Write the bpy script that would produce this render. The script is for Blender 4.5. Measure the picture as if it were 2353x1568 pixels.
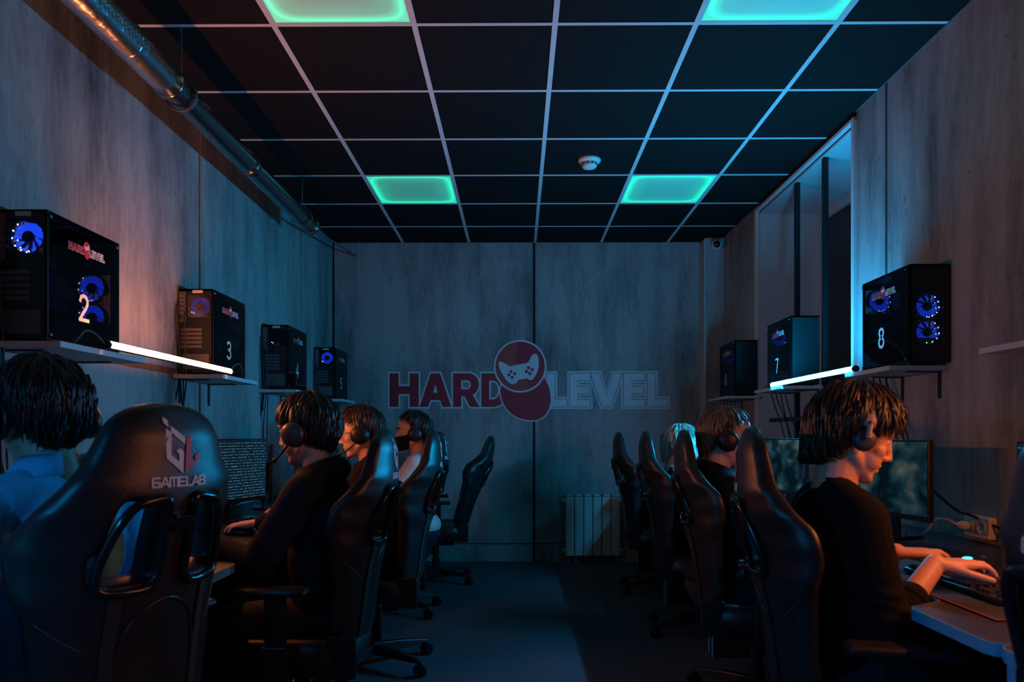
import bpy, bmesh, math, random
from mathutils import Vector, Matrix, Euler
from mathutils.geometry import tessellate_polygon
random.seed(7)
PI = math.pi
SC = bpy.context.scene
COL = SC.collection
for _o in list(bpy.data.objects):
    bpy.data.objects.remove(_o)

# ------------------------------------------------------------------ camera
F_PX = 1669.0
cam_d = bpy.data.cameras.new('camera')
cam_d.sensor_width = 36.0
cam_d.lens = 36.0 * F_PX / 2353.0
cam_d.shift_y = 216.0 / 2353.0
cam_d.clip_start = 0.02
cam_d.dof.use_dof = True
cam_d.dof.focus_distance = 4.2
cam_d.dof.aperture_fstop = 4.0
cam = bpy.data.objects.new('camera', cam_d)
COL.objects.link(cam)
CAM_Z = 1.15
cam.location = (0, 0, CAM_Z)
cam.rotation_euler = (PI / 2, 0, math.radians(0.43))
SC.camera = cam

# ------------------------------------------------------------------ world, exposure
world = bpy.data.worlds.new('night')
SC.world = world
world.use_nodes = True
world.node_tree.nodes['Background'].inputs[0].default_value = (0.006, 0.012, 0.03, 1)
world.node_tree.nodes['Background'].inputs[1].default_value = 0.25
vs = SC.view_settings
vs.view_transform = 'Standard'
vs.look = 'None'
vs.gamma = 1.0
vs.use_curve_mapping = False
vs.exposure = 0.0
SC.cycles.use_denoising = True
SC.cycles.max_bounces = 8
SC.cycles.sample_clamp_indirect = 4.0

ORANGE = (1.0, 0.27, 0.085)
ORANGE_E = 145.0
CYAN = (0.004, 0.45, 1.0)
CYAN_E = 520.0
GREEN = (0.0, 0.62, 0.30)

# ------------------------------------------------------------------ materials
MATS = {}
def _new(name):
    m = bpy.data.materials.new(name)
    m.use_nodes = True
    nt = m.node_tree
    for n in list(nt.nodes):
        nt.nodes.remove(n)
    out = nt.nodes.new('ShaderNodeOutputMaterial')
    MATS[name] = m
    return m, nt, out
def N(nt, kind, **kw):
    n = nt.nodes.new(kind)
    for k, v in kw.items():
        setattr(n, k, v)
    return n
def c4(c):
    return (c[0], c[1], c[2], 1.0)
def simple(name, col, rough=0.5, metal=0.0, var=0.12, scale=12.0, bump=0.0, bscale=60.0, emit=None, es=0.0, stretch=(1, 1, 1), spec=0.5, coat=0.0):
    m, nt, out = _new(name)
    b = N(nt, 'ShaderNodeBsdfPrincipled')
    tc = N(nt, 'ShaderNodeTexCoord')
    mp = N(nt, 'ShaderNodeMapping'); mp.inputs['Scale'].default_value = stretch
    nt.links.new(tc.outputs['Object'], mp.inputs['Vector'])
    no = N(nt, 'ShaderNodeTexNoise'); no.inputs['Scale'].default_value = scale; no.inputs['Detail'].default_value = 4
    nt.links.new(mp.outputs[0], no.inputs['Vector'])
    mx = N(nt, 'ShaderNodeMix', data_type='RGBA')
    mx.inputs[6].default_value = c4([max(0, x * (1 - var)) for x in col])
    mx.inputs[7].default_value = c4([min(1, x * (1 + var)) for x in col])
    nt.links.new(no.outputs[0], mx.inputs[0])
    nt.links.new(mx.outputs[2], b.inputs['Base Color'])
    b.inputs['Roughness'].default_value = rough
    b.inputs['Metallic'].default_value = metal
    b.inputs['Specular IOR Level'].default_value = spec
    b.inputs['Coat Weight'].default_value = coat
    if bump > 0:
        n2 = N(nt, 'ShaderNodeTexNoise'); n2.inputs['Scale'].default_value = bscale; n2.inputs['Detail'].default_value = 5
        nt.links.new(mp.outputs[0], n2.inputs['Vector'])
        bp = N(nt, 'ShaderNodeBump'); bp.inputs['Strength'].default_value = bump; bp.inputs['Distance'].default_value = 0.01
        nt.links.new(n2.outputs[0], bp.inputs['Height'])
        nt.links.new(bp.outputs[0], b.inputs['Normal'])
    if emit:
        b.inputs['Emission Color'].default_value = c4(emit)
        b.inputs['Emission Strength'].default_value = es
    nt.links.new(b.outputs[0], out.inputs[0])
    return m
def emitter(name, col, e):
    m, nt, out = _new(name)
    em = N(nt, 'ShaderNodeEmission'); em.inputs[0].default_value = c4(col); em.inputs[1].default_value = e
    nt.links.new(em.outputs[0], out.inputs[0])
    return m
def concrete(name, lo, hi):
    """concrete-look laminate board: vertical streaks, small pits"""
    m, nt, out = _new(name)
    b = N(nt, 'ShaderNodeBsdfPrincipled')
    tc = N(nt, 'ShaderNodeTexCoord')
    def noise(sc, st, det=5, rough=0.6):
        mp = N(nt, 'ShaderNodeMapping'); mp.inputs['Scale'].default_value = st
        nt.links.new(tc.outputs['Object'], mp.inputs['Vector'])
        n = N(nt, 'ShaderNodeTexNoise'); n.inputs['Scale'].default_value = sc; n.inputs['Detail'].default_value = det
        n.inputs['Roughness'].default_value = rough
        nt.links.new(mp.outputs[0], n.inputs['Vector'])
        return n
    n1 = noise(7.0, (1, 1, 0.12)); n2 = noise(1.6, (1, 1, 0.45)); n3 = noise(38.0, (1, 1, 0.25), 3)
    a = N(nt, 'ShaderNodeMath', operation='MULTIPLY_ADD'); nt.links.new(n1.outputs[0], a.inputs[0]); a.inputs[1].default_value = 0.55
    nt.links.new(n2.outputs[0], a.inputs[2])
    a2 = N(nt, 'ShaderNodeMath', operation='MULTIPLY_ADD'); nt.links.new(n3.outputs[0], a2.inputs[0]); a2.inputs[1].default_value = 0.28
    nt.links.new(a.outputs[0], a2.inputs[2])
    r = N(nt, 'ShaderNodeValToRGB')
    r.color_ramp.elements[0].position = 0.62; r.color_ramp.elements[0].color = c4(lo)
    r.color_ramp.elements[1].position = 1.12 if False else 1.0; r.color_ramp.elements[1].color = c4(hi)
    nt.links.new(a2.outputs[0], r.inputs[0])
    pit = noise(55.0, (1, 1, 0.5), 2)
    pr = N(nt, 'ShaderNodeValToRGB'); pr.color_ramp.elements[0].position = 0.25; pr.color_ramp.elements[0].color = (0.35, 0.35, 0.35, 1)
    pr.color_ramp.elements[1].position = 0.31; pr.color_ramp.elements[1].color = (1, 1, 1, 1)
    nt.links.new(pit.outputs[0], pr.inputs[0])
    mx = N(nt, 'ShaderNodeMix', data_type='RGBA', blend_type='MULTIPLY'); mx.inputs[0].default_value = 1.0
    nt.links.new(r.outputs[0], mx.inputs[6]); nt.links.new(pr.outputs[0], mx.inputs[7])
    nt.links.new(mx.outputs[2], b.inputs['Base Color'])
    b.inputs['Roughness'].default_value = 0.62
    b.inputs['Specular IOR Level'].default_value = 0.35
    bp = N(nt, 'ShaderNodeBump'); bp.inputs['Strength'].default_value = 0.12; bp.inputs['Distance'].default_value = 0.004
    nt.links.new(a2.outputs[0], bp.inputs['Height']); nt.links.new(bp.outputs[0], b.inputs['Normal'])
    nt.links.new(b.outputs[0], out.inputs[0])
    return m
def carpet(name, lo, hi):
    m, nt, out = _new(name)
    b = N(nt, 'ShaderNodeBsdfPrincipled')
    tc = N(nt, 'ShaderNodeTexCoord')
    n = N(nt, 'ShaderNodeTexNoise'); n.inputs['Scale'].default_value = 330; n.inputs['Detail'].default_value = 3
    w = N(nt, 'ShaderNodeTexVoronoi'); w.inputs['Scale'].default_value = 220
    nt.links.new(tc.outputs['Object'], n.inputs['Vector']); nt.links.new(tc.outputs['Object'], w.inputs['Vector'])
    r = N(nt, 'ShaderNodeValToRGB'); r.color_ramp.elements[0].position = 0.3; r.color_ramp.elements[1].position = 0.72
    r.color_ramp.elements[0].color = c4(lo); r.color_ramp.elements[1].color = c4(hi)
    nt.links.new(n.outputs[0], r.inputs[0]); nt.links.new(r.outputs[0], b.inputs['Base Color'])
    b.inputs['Roughness'].default_value = 0.95; b.inputs['Specular IOR Level'].default_value = 0.1
    bp = N(nt, 'ShaderNodeBump'); bp.inputs['Strength'].default_value = 0.8; bp.inputs['Distance'].default_value = 0.006
    nt.links.new(w.outputs[0], bp.inputs['Height']); nt.links.new(bp.outputs[0], b.inputs['Normal'])
    nt.links.new(b.outputs[0], out.inputs[0])
    return m
def tinted_glass(name, tint, gl=0.06, rough=0.03):
    m, nt, out = _new(name)
    t = N(nt, 'ShaderNodeBsdfTransparent'); t.inputs[0].default_value = c4(tint)
    g = N(nt, 'ShaderNodeBsdfGlossy'); g.inputs['Roughness'].default_value = rough; g.inputs[0].default_value = (0.45, 0.45, 0.45, 1)
    lw = N(nt, 'ShaderNodeLayerWeight'); lw.inputs[0].default_value = 0.5
    pw = N(nt, 'ShaderNodeMath', operation='POWER'); nt.links.new(lw.outputs['Facing'], pw.inputs[0]); pw.inputs[1].default_value = 4.0
    fr = N(nt, 'ShaderNodeMath', operation='MULTIPLY_ADD'); nt.links.new(pw.outputs[0], fr.inputs[0]); fr.inputs[1].default_value = 0.8; fr.inputs[2].default_value = 0.04
    mx = N(nt, 'ShaderNodeMixShader')
    nt.links.new(fr.outputs[0], mx.inputs[0]); nt.links.new(t.outputs[0], mx.inputs[1]); nt.links.new(g.outputs[0], mx.inputs[2])
    nt.links.new(mx.outputs[0], out.inputs[0])
    return m
def led_panel(name, col, half, edge, mid):
    """edge-lit frosted panel: bright rim where the strip sits, dimmer centre (object space)"""
    m, nt, out = _new(name)
    b = N(nt, 'ShaderNodeBsdfPrincipled')
    b.inputs['Base Color'].default_value = (0.50, 0.50, 0.49, 1); b.inputs['Roughness'].default_value = 0.45
    tc = N(nt, 'ShaderNodeTexCoord'); sp = N(nt, 'ShaderNodeSeparateXYZ')
    nt.links.new(tc.outputs['Object'], sp.inputs[0])
    ab = []
    for k in (0, 1):
        a = N(nt, 'ShaderNodeMath', operation='ABSOLUTE'); nt.links.new(sp.outputs[k], a.inputs[0])
        d = N(nt, 'ShaderNodeMath', operation='DIVIDE'); nt.links.new(a.outputs[0], d.inputs[0]); d.inputs[1].default_value = half
        p = N(nt, 'ShaderNodeMath', operation='POWER'); nt.links.new(d.outputs[0], p.inputs[0]); p.inputs[1].default_value = 7.0
        ab.append(p)
    s = N(nt, 'ShaderNodeMath', operation='ADD'); nt.links.new(ab[0].outputs[0], s.inputs[0]); nt.links.new(ab[1].outputs[0], s.inputs[1])
    q = N(nt, 'ShaderNodeMath', operation='POWER'); nt.links.new(s.outputs[0], q.inputs[0]); q.inputs[1].default_value = 1 / 7.0
    r = N(nt, 'ShaderNodeValToRGB'); cr = r.color_ramp
    cr.elements[0].position = 0.0; cr.elements[0].color = (mid, mid, mid, 1)
    cr.elements[1].position = 1.0; cr.elements[1].color = (edge * 0.55, edge * 0.55, edge * 0.55, 1)
    for pos, v in ((0.5, mid * 1.15), (0.8, mid * 1.9), (0.9, edge * 0.62), (0.945, edge), (0.975, edge * 0.6)):
        e = cr.elements.new(pos); e.color = (v, v, v, 1)
    nt.links.new(q.outputs[0], r.inputs[0])
    b.inputs['Emission Color'].default_value = c4(col)
    nt.links.new(r.outputs[0], b.inputs['Emission Strength'])
    nt.links.new(b.outputs[0], out.inputs[0])
    return m
def screen(name, kind, e):
    """lit display with a procedural picture"""
    m, nt, out = _new(name)
    tc = N(nt, 'ShaderNodeTexCoord')
    em = N(nt, 'ShaderNodeEmission'); em.inputs[1].default_value = e
    gl = N(nt, 'ShaderNodeBsdfGlossy'); gl.inputs['Roughness'].default_value = 0.25; gl.inputs[0].default_value = (0.04, 0.04, 0.04, 1)
    ad = N(nt, 'ShaderNodeAddShader')
    if kind == 'list':
        mp = N(nt, 'ShaderNodeMapping'); mp.inputs['Scale'].default_value = (26, 26, 60)
        nt.links.new(tc.outputs['Object'], mp.inputs[0])
        n = N(nt, 'ShaderNodeTexNoise'); n.inputs['Scale'].default_value = 3.0; n.inputs['Detail'].default_value = 1
        nt.links.new(mp.outputs[0], n.inputs['Vector'])
        w = N(nt, 'ShaderNodeTexWave', bands_direction='Z'); w.inputs['Scale'].default_value = 22.0; w.inputs['Distortion'].default_value = 0
        nt.links.new(tc.outputs['Object'], w.inputs['Vector'])
        mu = N(nt, 'ShaderNodeMath', operation='MULTIPLY'); nt.links.new(n.outputs[0], mu.inputs[0]); nt.links.new(w.outputs[1], mu.inputs[1])
        r = N(nt, 'ShaderNodeValToRGB'); r.color_ramp.elements[0].position = 0.42; r.color_ramp.elements[0].color = (0.004, 0.02, 0.045, 1)
        r.color_ramp.elements[1].position = 0.55; r.color_ramp.elements[1].color = (0.12, 0.3, 0.38, 1)
        nt.links.new(mu.outputs[0], r.inputs[0])
    else:
        mp = N(nt, 'ShaderNodeMapping'); mp.inputs['Scale'].default_value = (4, 4, 5)
        mp.inputs['Location'].default_value = (2.3, 1.1, 0.4) if kind == 'game' else (7.7, 3.1, 2.0)
        nt.links.new(tc.outputs['Object'], mp.inputs[0])
        n = N(nt, 'ShaderNodeTexNoise'); n.inputs['Scale'].default_value = 1.9; n.inputs['Detail'].default_value = 7; n.inputs['Distortion'].default_value = 0.5
        nt.links.new(mp.outputs[0], n.inputs['Vector'])
        r = N(nt, 'ShaderNodeValToRGB'); cr = r.color_ramp
        cr.elements[0].position = 0.36; cr.elements[0].color = (0.002, 0.008, 0.014, 1)
        cr.elements[1].position = 0.74; cr.elements[1].color = (0.09, 0.16, 0.18, 1)
        for pos, c in ((0.46, (0.006, 0.03, 0.045)), (0.56, (0.018, 0.06, 0.075)), (0.62, (0.07, 0.085, 0.07))):
            el = cr.elements.new(pos); el.color = c4(c)
        vo = N(nt, 'ShaderNodeTexVoronoi'); vo.inputs['Scale'].default_value = 2.4
        mpv = N(nt, 'ShaderNodeMapping'); mpv.inputs['Scale'].default_value = (5, 5, 9)
        nt.links.new(tc.outputs['Object'], mpv.inputs[0]); nt.links.new(mpv.outputs[0], vo.inputs['Vector'])
        ms = N(nt, 'ShaderNodeMath', operation='MULTIPLY_ADD'); nt.links.new(vo.outputs['Distance'], ms.inputs[0]); ms.inputs[1].default_value = -0.22
        ad2 = N(nt, 'ShaderNodeMath', operation='ADD'); nt.links.new(n.outputs[0], ad2.inputs[0]); ad2.inputs[1].default_value = 0.09
        nt.links.new(ad2.outputs[0], ms.inputs[2]); nt.links.new(ms.outputs[0], r.inputs[0])
    nt.links.new(r.outputs[0], em.inputs[0])
    nt.links.new(em.outputs[0], ad.inputs[0]); nt.links.new(gl.outputs[0], ad.inputs[1])
    nt.links.new(ad.outputs[0], out.inputs[0])
    return m

concrete('concrete', (0.075, 0.073, 0.070), (0.36, 0.35, 0.335))
carpet('carpet', (0.016, 0.021, 0.026), (0.17, 0.20, 0.235))
simple('wall_backing', (0.01, 0.01, 0.011), 0.8)
simple('white_paint', (0.55, 0.55, 0.54), 0.6, bump=0.05, bscale=200)
simple('tile_black', (0.011, 0.010, 0.0095), 0.85, bump=0.15, bscale=300, spec=0.12)
simple('bar_white', (0.62, 0.60, 0.58), 0.45)
simple('shelf_white', (0.62, 0.62, 0.60), 0.4)
simple('desk_black', (0.016, 0.014, 0.014), 0.42, bump=0.06, bscale=250)
simple('edge_blue_lit_tint', (0.10, 0.40, 0.62), 0.4)  # blue light falling on the white desk edges is put into this colour
simple('plastic_black', (0.012, 0.012, 0.013), 0.4)
simple('plastic_gloss', (0.010, 0.010, 0.012), 0.15)
simple('plastic_grey', (0.10, 0.10, 0.11), 0.45)
simple('plastic_white', (0.65, 0.63, 0.58), 0.4)
simple('steel_black', (0.012, 0.012, 0.014), 0.38, metal=0.2)
simple('case_black', (0.012, 0.012, 0.014), 0.35)
simple('board', (0.015, 0.018, 0.022), 0.5)
simple('io_metal', (0.35, 0.34, 0.33), 0.35, metal=0.8, var=0.3, scale=90)
simple('leather', (0.016, 0.0155, 0.016), 0.36, bump=0.12, bscale=260, spec=0.6)
simple('leather_side', (0.02, 0.019, 0.019), 0.3, bump=0.08, bscale=260, spec=0.6)
simple('webbing', (0.014, 0.014, 0.015), 0.8, bump=0.3, bscale=400)
simple('stitch', (0.06, 0.055, 0.05), 0.6)
simple('decal_white', (0.72, 0.70, 0.68), 0.55)
simple('decal_red', (0.55, 0.012, 0.02), 0.55)
simple('sign_red', (0.40, 0.018, 0.035), 0.6)
simple('sign_red_light', (0.42, 0.06, 0.05), 0.6)
simple('sign_white', (0.62, 0.63, 0.64), 0.6)
simple('sign_line', (0.16, 0.17, 0.18), 0.6)
simple('foil', (0.62, 0.62, 0.63), 0.24, metal=1.0, bump=0.35, bscale=22, var=0.1)
simple('galvanised', (0.30, 0.31, 0.32), 0.22, metal=1.0, bump=0.12, bscale=30, var=0.25, scale=20)
simple('rod_steel', (0.22, 0.22, 0.22), 0.4, metal=0.9)
simple('radiator_white', (0.55, 0.56, 0.52), 0.4)
simple('window_frame', (0.50, 0.50, 0.50), 0.45)
simple('skin', (0.72, 0.38, 0.26), 0.45, bump=0.06, bscale=160, spec=0.4)
simple('skin_pale', (0.75, 0.44, 0.33), 0.45, bump=0.06, bscale=160, spec=0.4)
simple('eye_white', (0.7, 0.68, 0.66), 0.2)
simple('eye_iris', (0.03, 0.02, 0.015), 0.15)
simple('lip', (0.42, 0.16, 0.14), 0.4)
simple('hair_dark', (0.016, 0.011, 0.009), 0.42, var=0.5, scale=40)
simple('hair_brown', (0.024, 0.012, 0.008), 0.42, var=0.5, scale=40)
simple('hair_fair', (0.13, 0.09, 0.06), 0.45, var=0.35, scale=40)
simple('hair_blond', (0.30, 0.25, 0.19), 0.45, var=0.3, scale=40)
simple('knit_black', (0.006, 0.006, 0.006), 0.9, bump=0.5, bscale=180, spec=0.2)
simple('cloth_black', (0.007, 0.007, 0.009), 0.85, bump=0.4, bscale=90, spec=0.25)
simple('cloth_navy', (0.006, 0.008, 0.016), 0.85, bump=0.4, bscale=90, spec=0.25)
simple('cloth_blue', (0.12, 0.50, 0.76), 0.85, bump=0.4, bscale=90)
simple('cloth_white', (0.62, 0.62, 0.62), 0.85, bump=0.4, bscale=90)
simple('denim', (0.012, 0.016, 0.03), 0.85, bump=0.4, bscale=150)
simple('shoe', (0.02, 0.02, 0.02), 0.5)
simple('pad_black', (0.012, 0.012, 0.013), 0.85, bump=0.2, bscale=500)
simple('pad_red', (0.25, 0.01, 0.012), 0.7)
simple('key_black', (0.02, 0.02, 0.021), 0.4)
simple('cup_grey', (0.06, 0.06, 0.066), 0.4)
simple('band_beige', (0.35, 0.28, 0.22), 0.5)
simple('night_pane', (0.006, 0.008, 0.012), 0.12, spec=0.5)
tinted_glass('case_glass', (0.34, 0.34, 0.38))
tinted_glass('lens_glass', (0.9, 0.9, 0.9))
emitter('tube_orange', ORANGE, ORANGE_E)
emitter('tube_orange_near', ORANGE, 125.0)
emitter('tube_blue', (0.004, 0.38, 1.0), 200.0)
emitter('tube_cyan', CYAN, CYAN_E)
emitter('led_white', (0.35, 0.5, 1.0), 9.0)
emitter('led_blue', (0.02, 0.10, 1.0), 4.0)
for _k, _e in (('hi', 2.2), ('mid', 0.8), ('low', 0.22)):
    simple('blade_' + _k, (0.02, 0.03, 0.12), 0.3, emit=(0.01, 0.055, 1.0), es=_e)
simple('blade_off', (0.012, 0.014, 0.03), 0.3)
emitter('mouse_glow', (0.08, 0.62, 1.0), 3.0)
led_panel('led_green', GREEN, 0.285, 1.75, 0.25)
screen('screen_list', 'list', 0.55)
screen('screen_game', 'game', 0.5)
screen('screen_field', 'field', 0.7)

# ------------------------------------------------------------------ mesh helpers
class MB:
    def __init__(s):
        s.v = []; s.f = []
    def add(s, vs_, fs_, M=None):
        o = len(s.v)
        if M is not None:
            vs_ = [M @ Vector(p) for p in vs_]
        s.v.extend([tuple(p) for p in vs_]); s.f.extend([tuple(i + o for i in f) for f in fs_])
        return s
    def box(s, c, d, M=None):
        x, y, z = c; a, b, e = d[0] / 2, d[1] / 2, d[2] / 2
        vs_ = [(x + i * a, y + j * b, z + k * e) for k in (-1, 1) for j in (-1, 1) for i in (-1, 1)]
        return s.add(vs_, [(0, 2, 3, 1), (4, 5, 7, 6), (0, 1, 5, 4), (2, 6, 7, 3), (0, 4, 6, 2), (1, 3, 7, 5)], M)
    def tube(s, path, r, n=8, closed=False, cap=True, flat=None):
        pts = [Vector(p) for p in path]
        m = len(pts); rs = r if isinstance(r, (list, tuple)) else [r] * m
        ring = []; prev = None
        for i, p in enumerate(pts):
            if closed:
                t = (pts[(i + 1) % m] - pts[i - 1])
            else:
                t = pts[min(i + 1, m - 1)] - pts[max(i - 1, 0)]
            if t.length < 1e-9: t = Vector((0, 0, 1))
            t.normalize()
            if prev is None:
                a = Vector((0, 0, 1)) if abs(t.z) < 0.9 else Vector((1, 0, 0))
                nrm = (a - t * a.dot(t)).normalized()
            else:
                nrm = prev - t * prev.dot(t)
                if nrm.length < 1e-6: nrm = t.orthogonal()
                nrm.normalize()
            prev = nrm; bn = t.cross(nrm)
            fx, fy = flat if flat else (1, 1)
            ring.append([p + nrm * (math.cos(2 * PI * k / n) * rs[i] * fx) + bn * (math.sin(2 * PI * k / n) * rs[i] * fy) for k in range(n)])
        vs_ = [q for rg in ring for q in rg]; fs_ = []
        for i in range(m if closed else m - 1):
            j = (i + 1) % m
            for k in range(n):
                k2 = (k + 1) % n
                fs_.append((i * n + k, i * n + k2, j * n + k2, j * n + k))
        if cap and not closed:
            fs_.append(tuple(range(n - 1, -1, -1))); fs_.append(tuple((m - 1) * n + k for k in range(n)))
        return s.add(vs_, fs_)
    def lathe(s, prof, n=24, M=None, closed=False):
        vs_ = []; fs_ = []
        for r, z in prof:
            for k in range(n):
                a = 2 * PI * k / n
                vs_.append((r * math.cos(a), r * math.sin(a), z))
        m = len(prof)
        for i in range(m if closed else m - 1):
            j = (i + 1) % m
            for k in range(n):
                k2 = (k + 1) % n
                fs_.append((i * n + k, i * n + k2, j * n + k2, j * n + k))
        if not closed:
            fs_.append(tuple(range(n - 1, -1, -1))); fs_.append(tuple((m - 1) * n + k for k in range(n)))
        return s.add(vs_, fs_, M)
    def prism(s, poly, z0, z1, M=None):
        n = len(poly)
        vs_ = [(p[0], p[1], z0) for p in poly] + [(p[0], p[1], z1) for p in poly]
        fs_ = [tuple(range(n - 1, -1, -1)), tuple(range(n, 2 * n))] + [(i, (i + 1) % n, n + (i + 1) % n, n + i) for i in range(n)]
        return s.add(vs_, fs_, M)
    def ellipsoid(s, c, r, R=None, nu=20, nv=12):
        vs_ = [(0, 0, 1)]
        for j in range(1, nv):
            t = PI * j / nv
            for i in range(nu):
                a = 2 * PI * i / nu
                vs_.append((math.sin(t) * math.cos(a), math.sin(t) * math.sin(a), math.cos(t)))
        vs_.append((0, 0, -1)); fs_ = []
        for i in range(nu):
            fs_.append((0, 1 + i, 1 + (i + 1) % nu))
            b = 1 + (nv - 2) * nu
            fs_.append((b + i, len(vs_) - 1, b + (i + 1) % nu))
        for j in range(nv - 2):
            for i in range(nu):
                a = 1 + j * nu + i; a2 = 1 + j * nu + (i + 1) % nu
                fs_.append((a, a + nu, a2 + nu, a2))
        M = Matrix.Translation(Vector(c)) @ (R.to_4x4() if R else Matrix.Identity(4)) @ Matrix.Diagonal((r[0], r[1], r[2], 1))
        return s.add(vs_, fs_, M)
    def capsule(s, p0, p1, r0, r1, n=14):
        p0 = Vector(p0); p1 = Vector(p1); d = p1 - p0
        t = d.normalized() if d.length > 1e-9 else Vector((0, 0, 1))
        pts = []; rs = []
        for k in range(5):
            a = PI / 2 * (1 - k / 4.0)
            pts.append(p0 - t * r0 * math.sin(a)); rs.append(max(r0 * math.cos(a), r0 * 0.08))
        for k in range(5):
            a = PI / 2 * k / 4.0
            pts.append(p1 + t * r1 * math.sin(a)); rs.append(max(r1 * math.cos(a), r1 * 0.08))
        return s.tube(pts, rs, n)
    def poly2d(s, outer, holes=(), place=None):
        """flat filled polygon; place maps (x, y) -> 3D"""
        loops = [[Vector((p[0], p[1], 0)) for p in l] for l in [outer] + list(holes)]
        pts = [p for l in loops for p in l]
        tris = tessellate_polygon(loops)
        return s.add([place(p.x, p.y) for p in pts], [tuple(t) for t in tris])
    def stroke2d(s, line, w, place, closed=False, nv=None):
        """mitred flat ribbon; strokes laid later sit a hair higher along nv"""
        pts = [Vector((p[0], p[1])) for p in line]
        m = len(pts); L = []
        s.k = getattr(s, 'k', 0) + 1
        off = Vector(nv) * (s.k * 2.0e-5) if nv is not None else Vector((0, 0, 0))
        for i in range(m):
            if closed or 0 < i < m - 1:
                d0 = (pts[i] - pts[i - 1]).normalized(); d1 = (pts[(i + 1) % m] - pts[i]).normalized()
                n0 = Vector((-d0.y, d0.x)); n1 = Vector((-d1.y, d1.x)); b = n0 + n1
                if b.length < 1e-6: b = n0
                b.normalize(); k = 1.0 / max(0.45, b.dot(n0)); L.append((pts[i], b * (k * w / 2)))
            else:
                d = (pts[1] - pts[0]).normalized() if i == 0 else (pts[-1] - pts[-2]).normalized()
                e = d * (-w / 2 if i == 0 else w / 2)
                L.append((pts[i] + e, Vector((-d.y, d.x)) * (w / 2)))
        vs_ = []
        for p, n in L:
            a = p + n; b = p - n
            vs_ += [Vector(place(a.x, a.y)) + off, Vector(place(b.x, b.y)) + off]
        fs_ = [(2 * i, 2 * i + 1, 2 * ((i + 1) % m) + 1, 2 * ((i + 1) % m)) for i in range(m if closed else m - 1)]
        return s.add(vs_, fs_)
    def mesh(s, name, m=None):
        me = bpy.data.meshes.new(name)
        me.from_pydata(s.v, [], s.f)
        me.validate()
        if m:
            me.materials.append(MATS[m])
        return me
    def obj(s, name, m, parent=None, smooth=False, bevel=0, sub=0, seg=2, recalc=True):
        me = s.mesh(name, m)
        if recalc:
            bm = bmesh.new(); bm.from_mesh(me)
            bmesh.ops.recalc_face_normals(bm, faces=bm.faces); bm.to_mesh(me); bm.free()
        return link(name, me, parent, smooth, bevel, sub, seg)
def link(name, me, parent=None, smooth=False, bevel=0, sub=0, seg=2):
    o = bpy.data.objects.new(name, me); COL.objects.link(o)
    if parent is not None: o.parent = parent
    if smooth:
        for p in me.polygons: p.use_smooth = True
    if bevel:
        md = o.modifiers.new('bevel', 'BEVEL'); md.width = bevel; md.segments = seg; md.limit_method = 'ANGLE'
        if smooth:
            pass
    if sub:
        md = o.modifiers.new('sub', 'SUBSURF'); md.levels = sub; md.render_levels = sub
    return o
def smooth_by_angle(o, deg=35):
    me = o.data
    lim = math.radians(deg)
    bm = bmesh.new(); bm.from_mesh(me)
    for e in bm.edges:
        if len(e.link_faces) == 2 and e.calc_face_angle(0) > lim: e.smooth = False
    for f in bm.faces: f.smooth = True
    bm.to_mesh(me); bm.free()
    return o
def tag(o, label, cat, group=None, kind=None):
    o['label'] = label; o['category'] = cat
    if group: o['group'] = group
    if kind: o['kind'] = kind
    return o
def struct(o, label=None):
    o['kind'] = 'structure'
    if label: o['label'] = label
    return o
def empty(name, loc=(0, 0, 0), rz=0.0, parent=None):
    o = bpy.data.objects.new(name, None); COL.objects.link(o)
    o.location = loc; o.rotation_euler = (0, 0, rz); o.empty_display_size = 0.1
    if parent is not None: o.parent = parent
    return o
def kids(o):
    return [c for c in bpy.data.objects if c.parent == o]
def copy_tree(o, parent=None):
    c = o.copy(); COL.objects.link(c); c.parent = parent
    for ch in kids(o):
        copy_tree(ch, c)
    return c
def box_obj(name, c, d, m, parent=None, bevel=0):
    return MB().box(c, d).obj(name, m, parent, bevel=bevel)
def bez(p0, p1, p2, p3, n=12):
    p0, p1, p2, p3 = map(Vector, (p0, p1, p2, p3)); r = []
    for i in range(n + 1):
        t = i / n; u = 1 - t
        r.append(p0 * u ** 3 + p1 * 3 * u * u * t + p2 * 3 * u * t * t + p3 * t ** 3)
    return r
def spline(pts, n=6):
    """Catmull-Rom through points"""
    P = [Vector(p) for p in pts]; P = [P[0] * 2 - P[1]] + P + [P[-1] * 2 - P[-2]]; out = []
    for i in range(1, len(P) - 2):
        for k in range(n):
            t = k / n
            out.append(0.5 * ((2 * P[i]) + (P[i + 1] - P[i - 1]) * t + (2 * P[i - 1] - 5 * P[i] + 4 * P[i + 1] - P[i + 2]) * t * t + (3 * P[i] - P[i - 1] - 3 * P[i + 1] + P[i + 2]) * t ** 3))
    out.append(P[-2]); return out
def lerp_tab(tab, x):
    if x <= tab[0][0]: return tab[0][1]
    for (a, va), (b, vb) in zip(tab, tab[1:]):
        if x <= b:
            t = (x - a) / (b - a); t = t * t * (3 - 2 * t) * 0.5 + t * 0.5
            return va + (vb - va) * t
    return tab[-1][1]
def at(px, py, d):
    """photo pixel at depth d -> world point (measuring aid)"""
    th = math.radians(0.43)
    a = (px - 1176.5) / F_PX; b = (1000.0 - py) / F_PX
    # ray in world
    vx = a * math.cos(th) - math.sin(th); vy = math.cos(th) + a * math.sin(th)
    k = d / vy
    return Vector((vx * k, d, CAM_Z + b * k))

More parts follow.
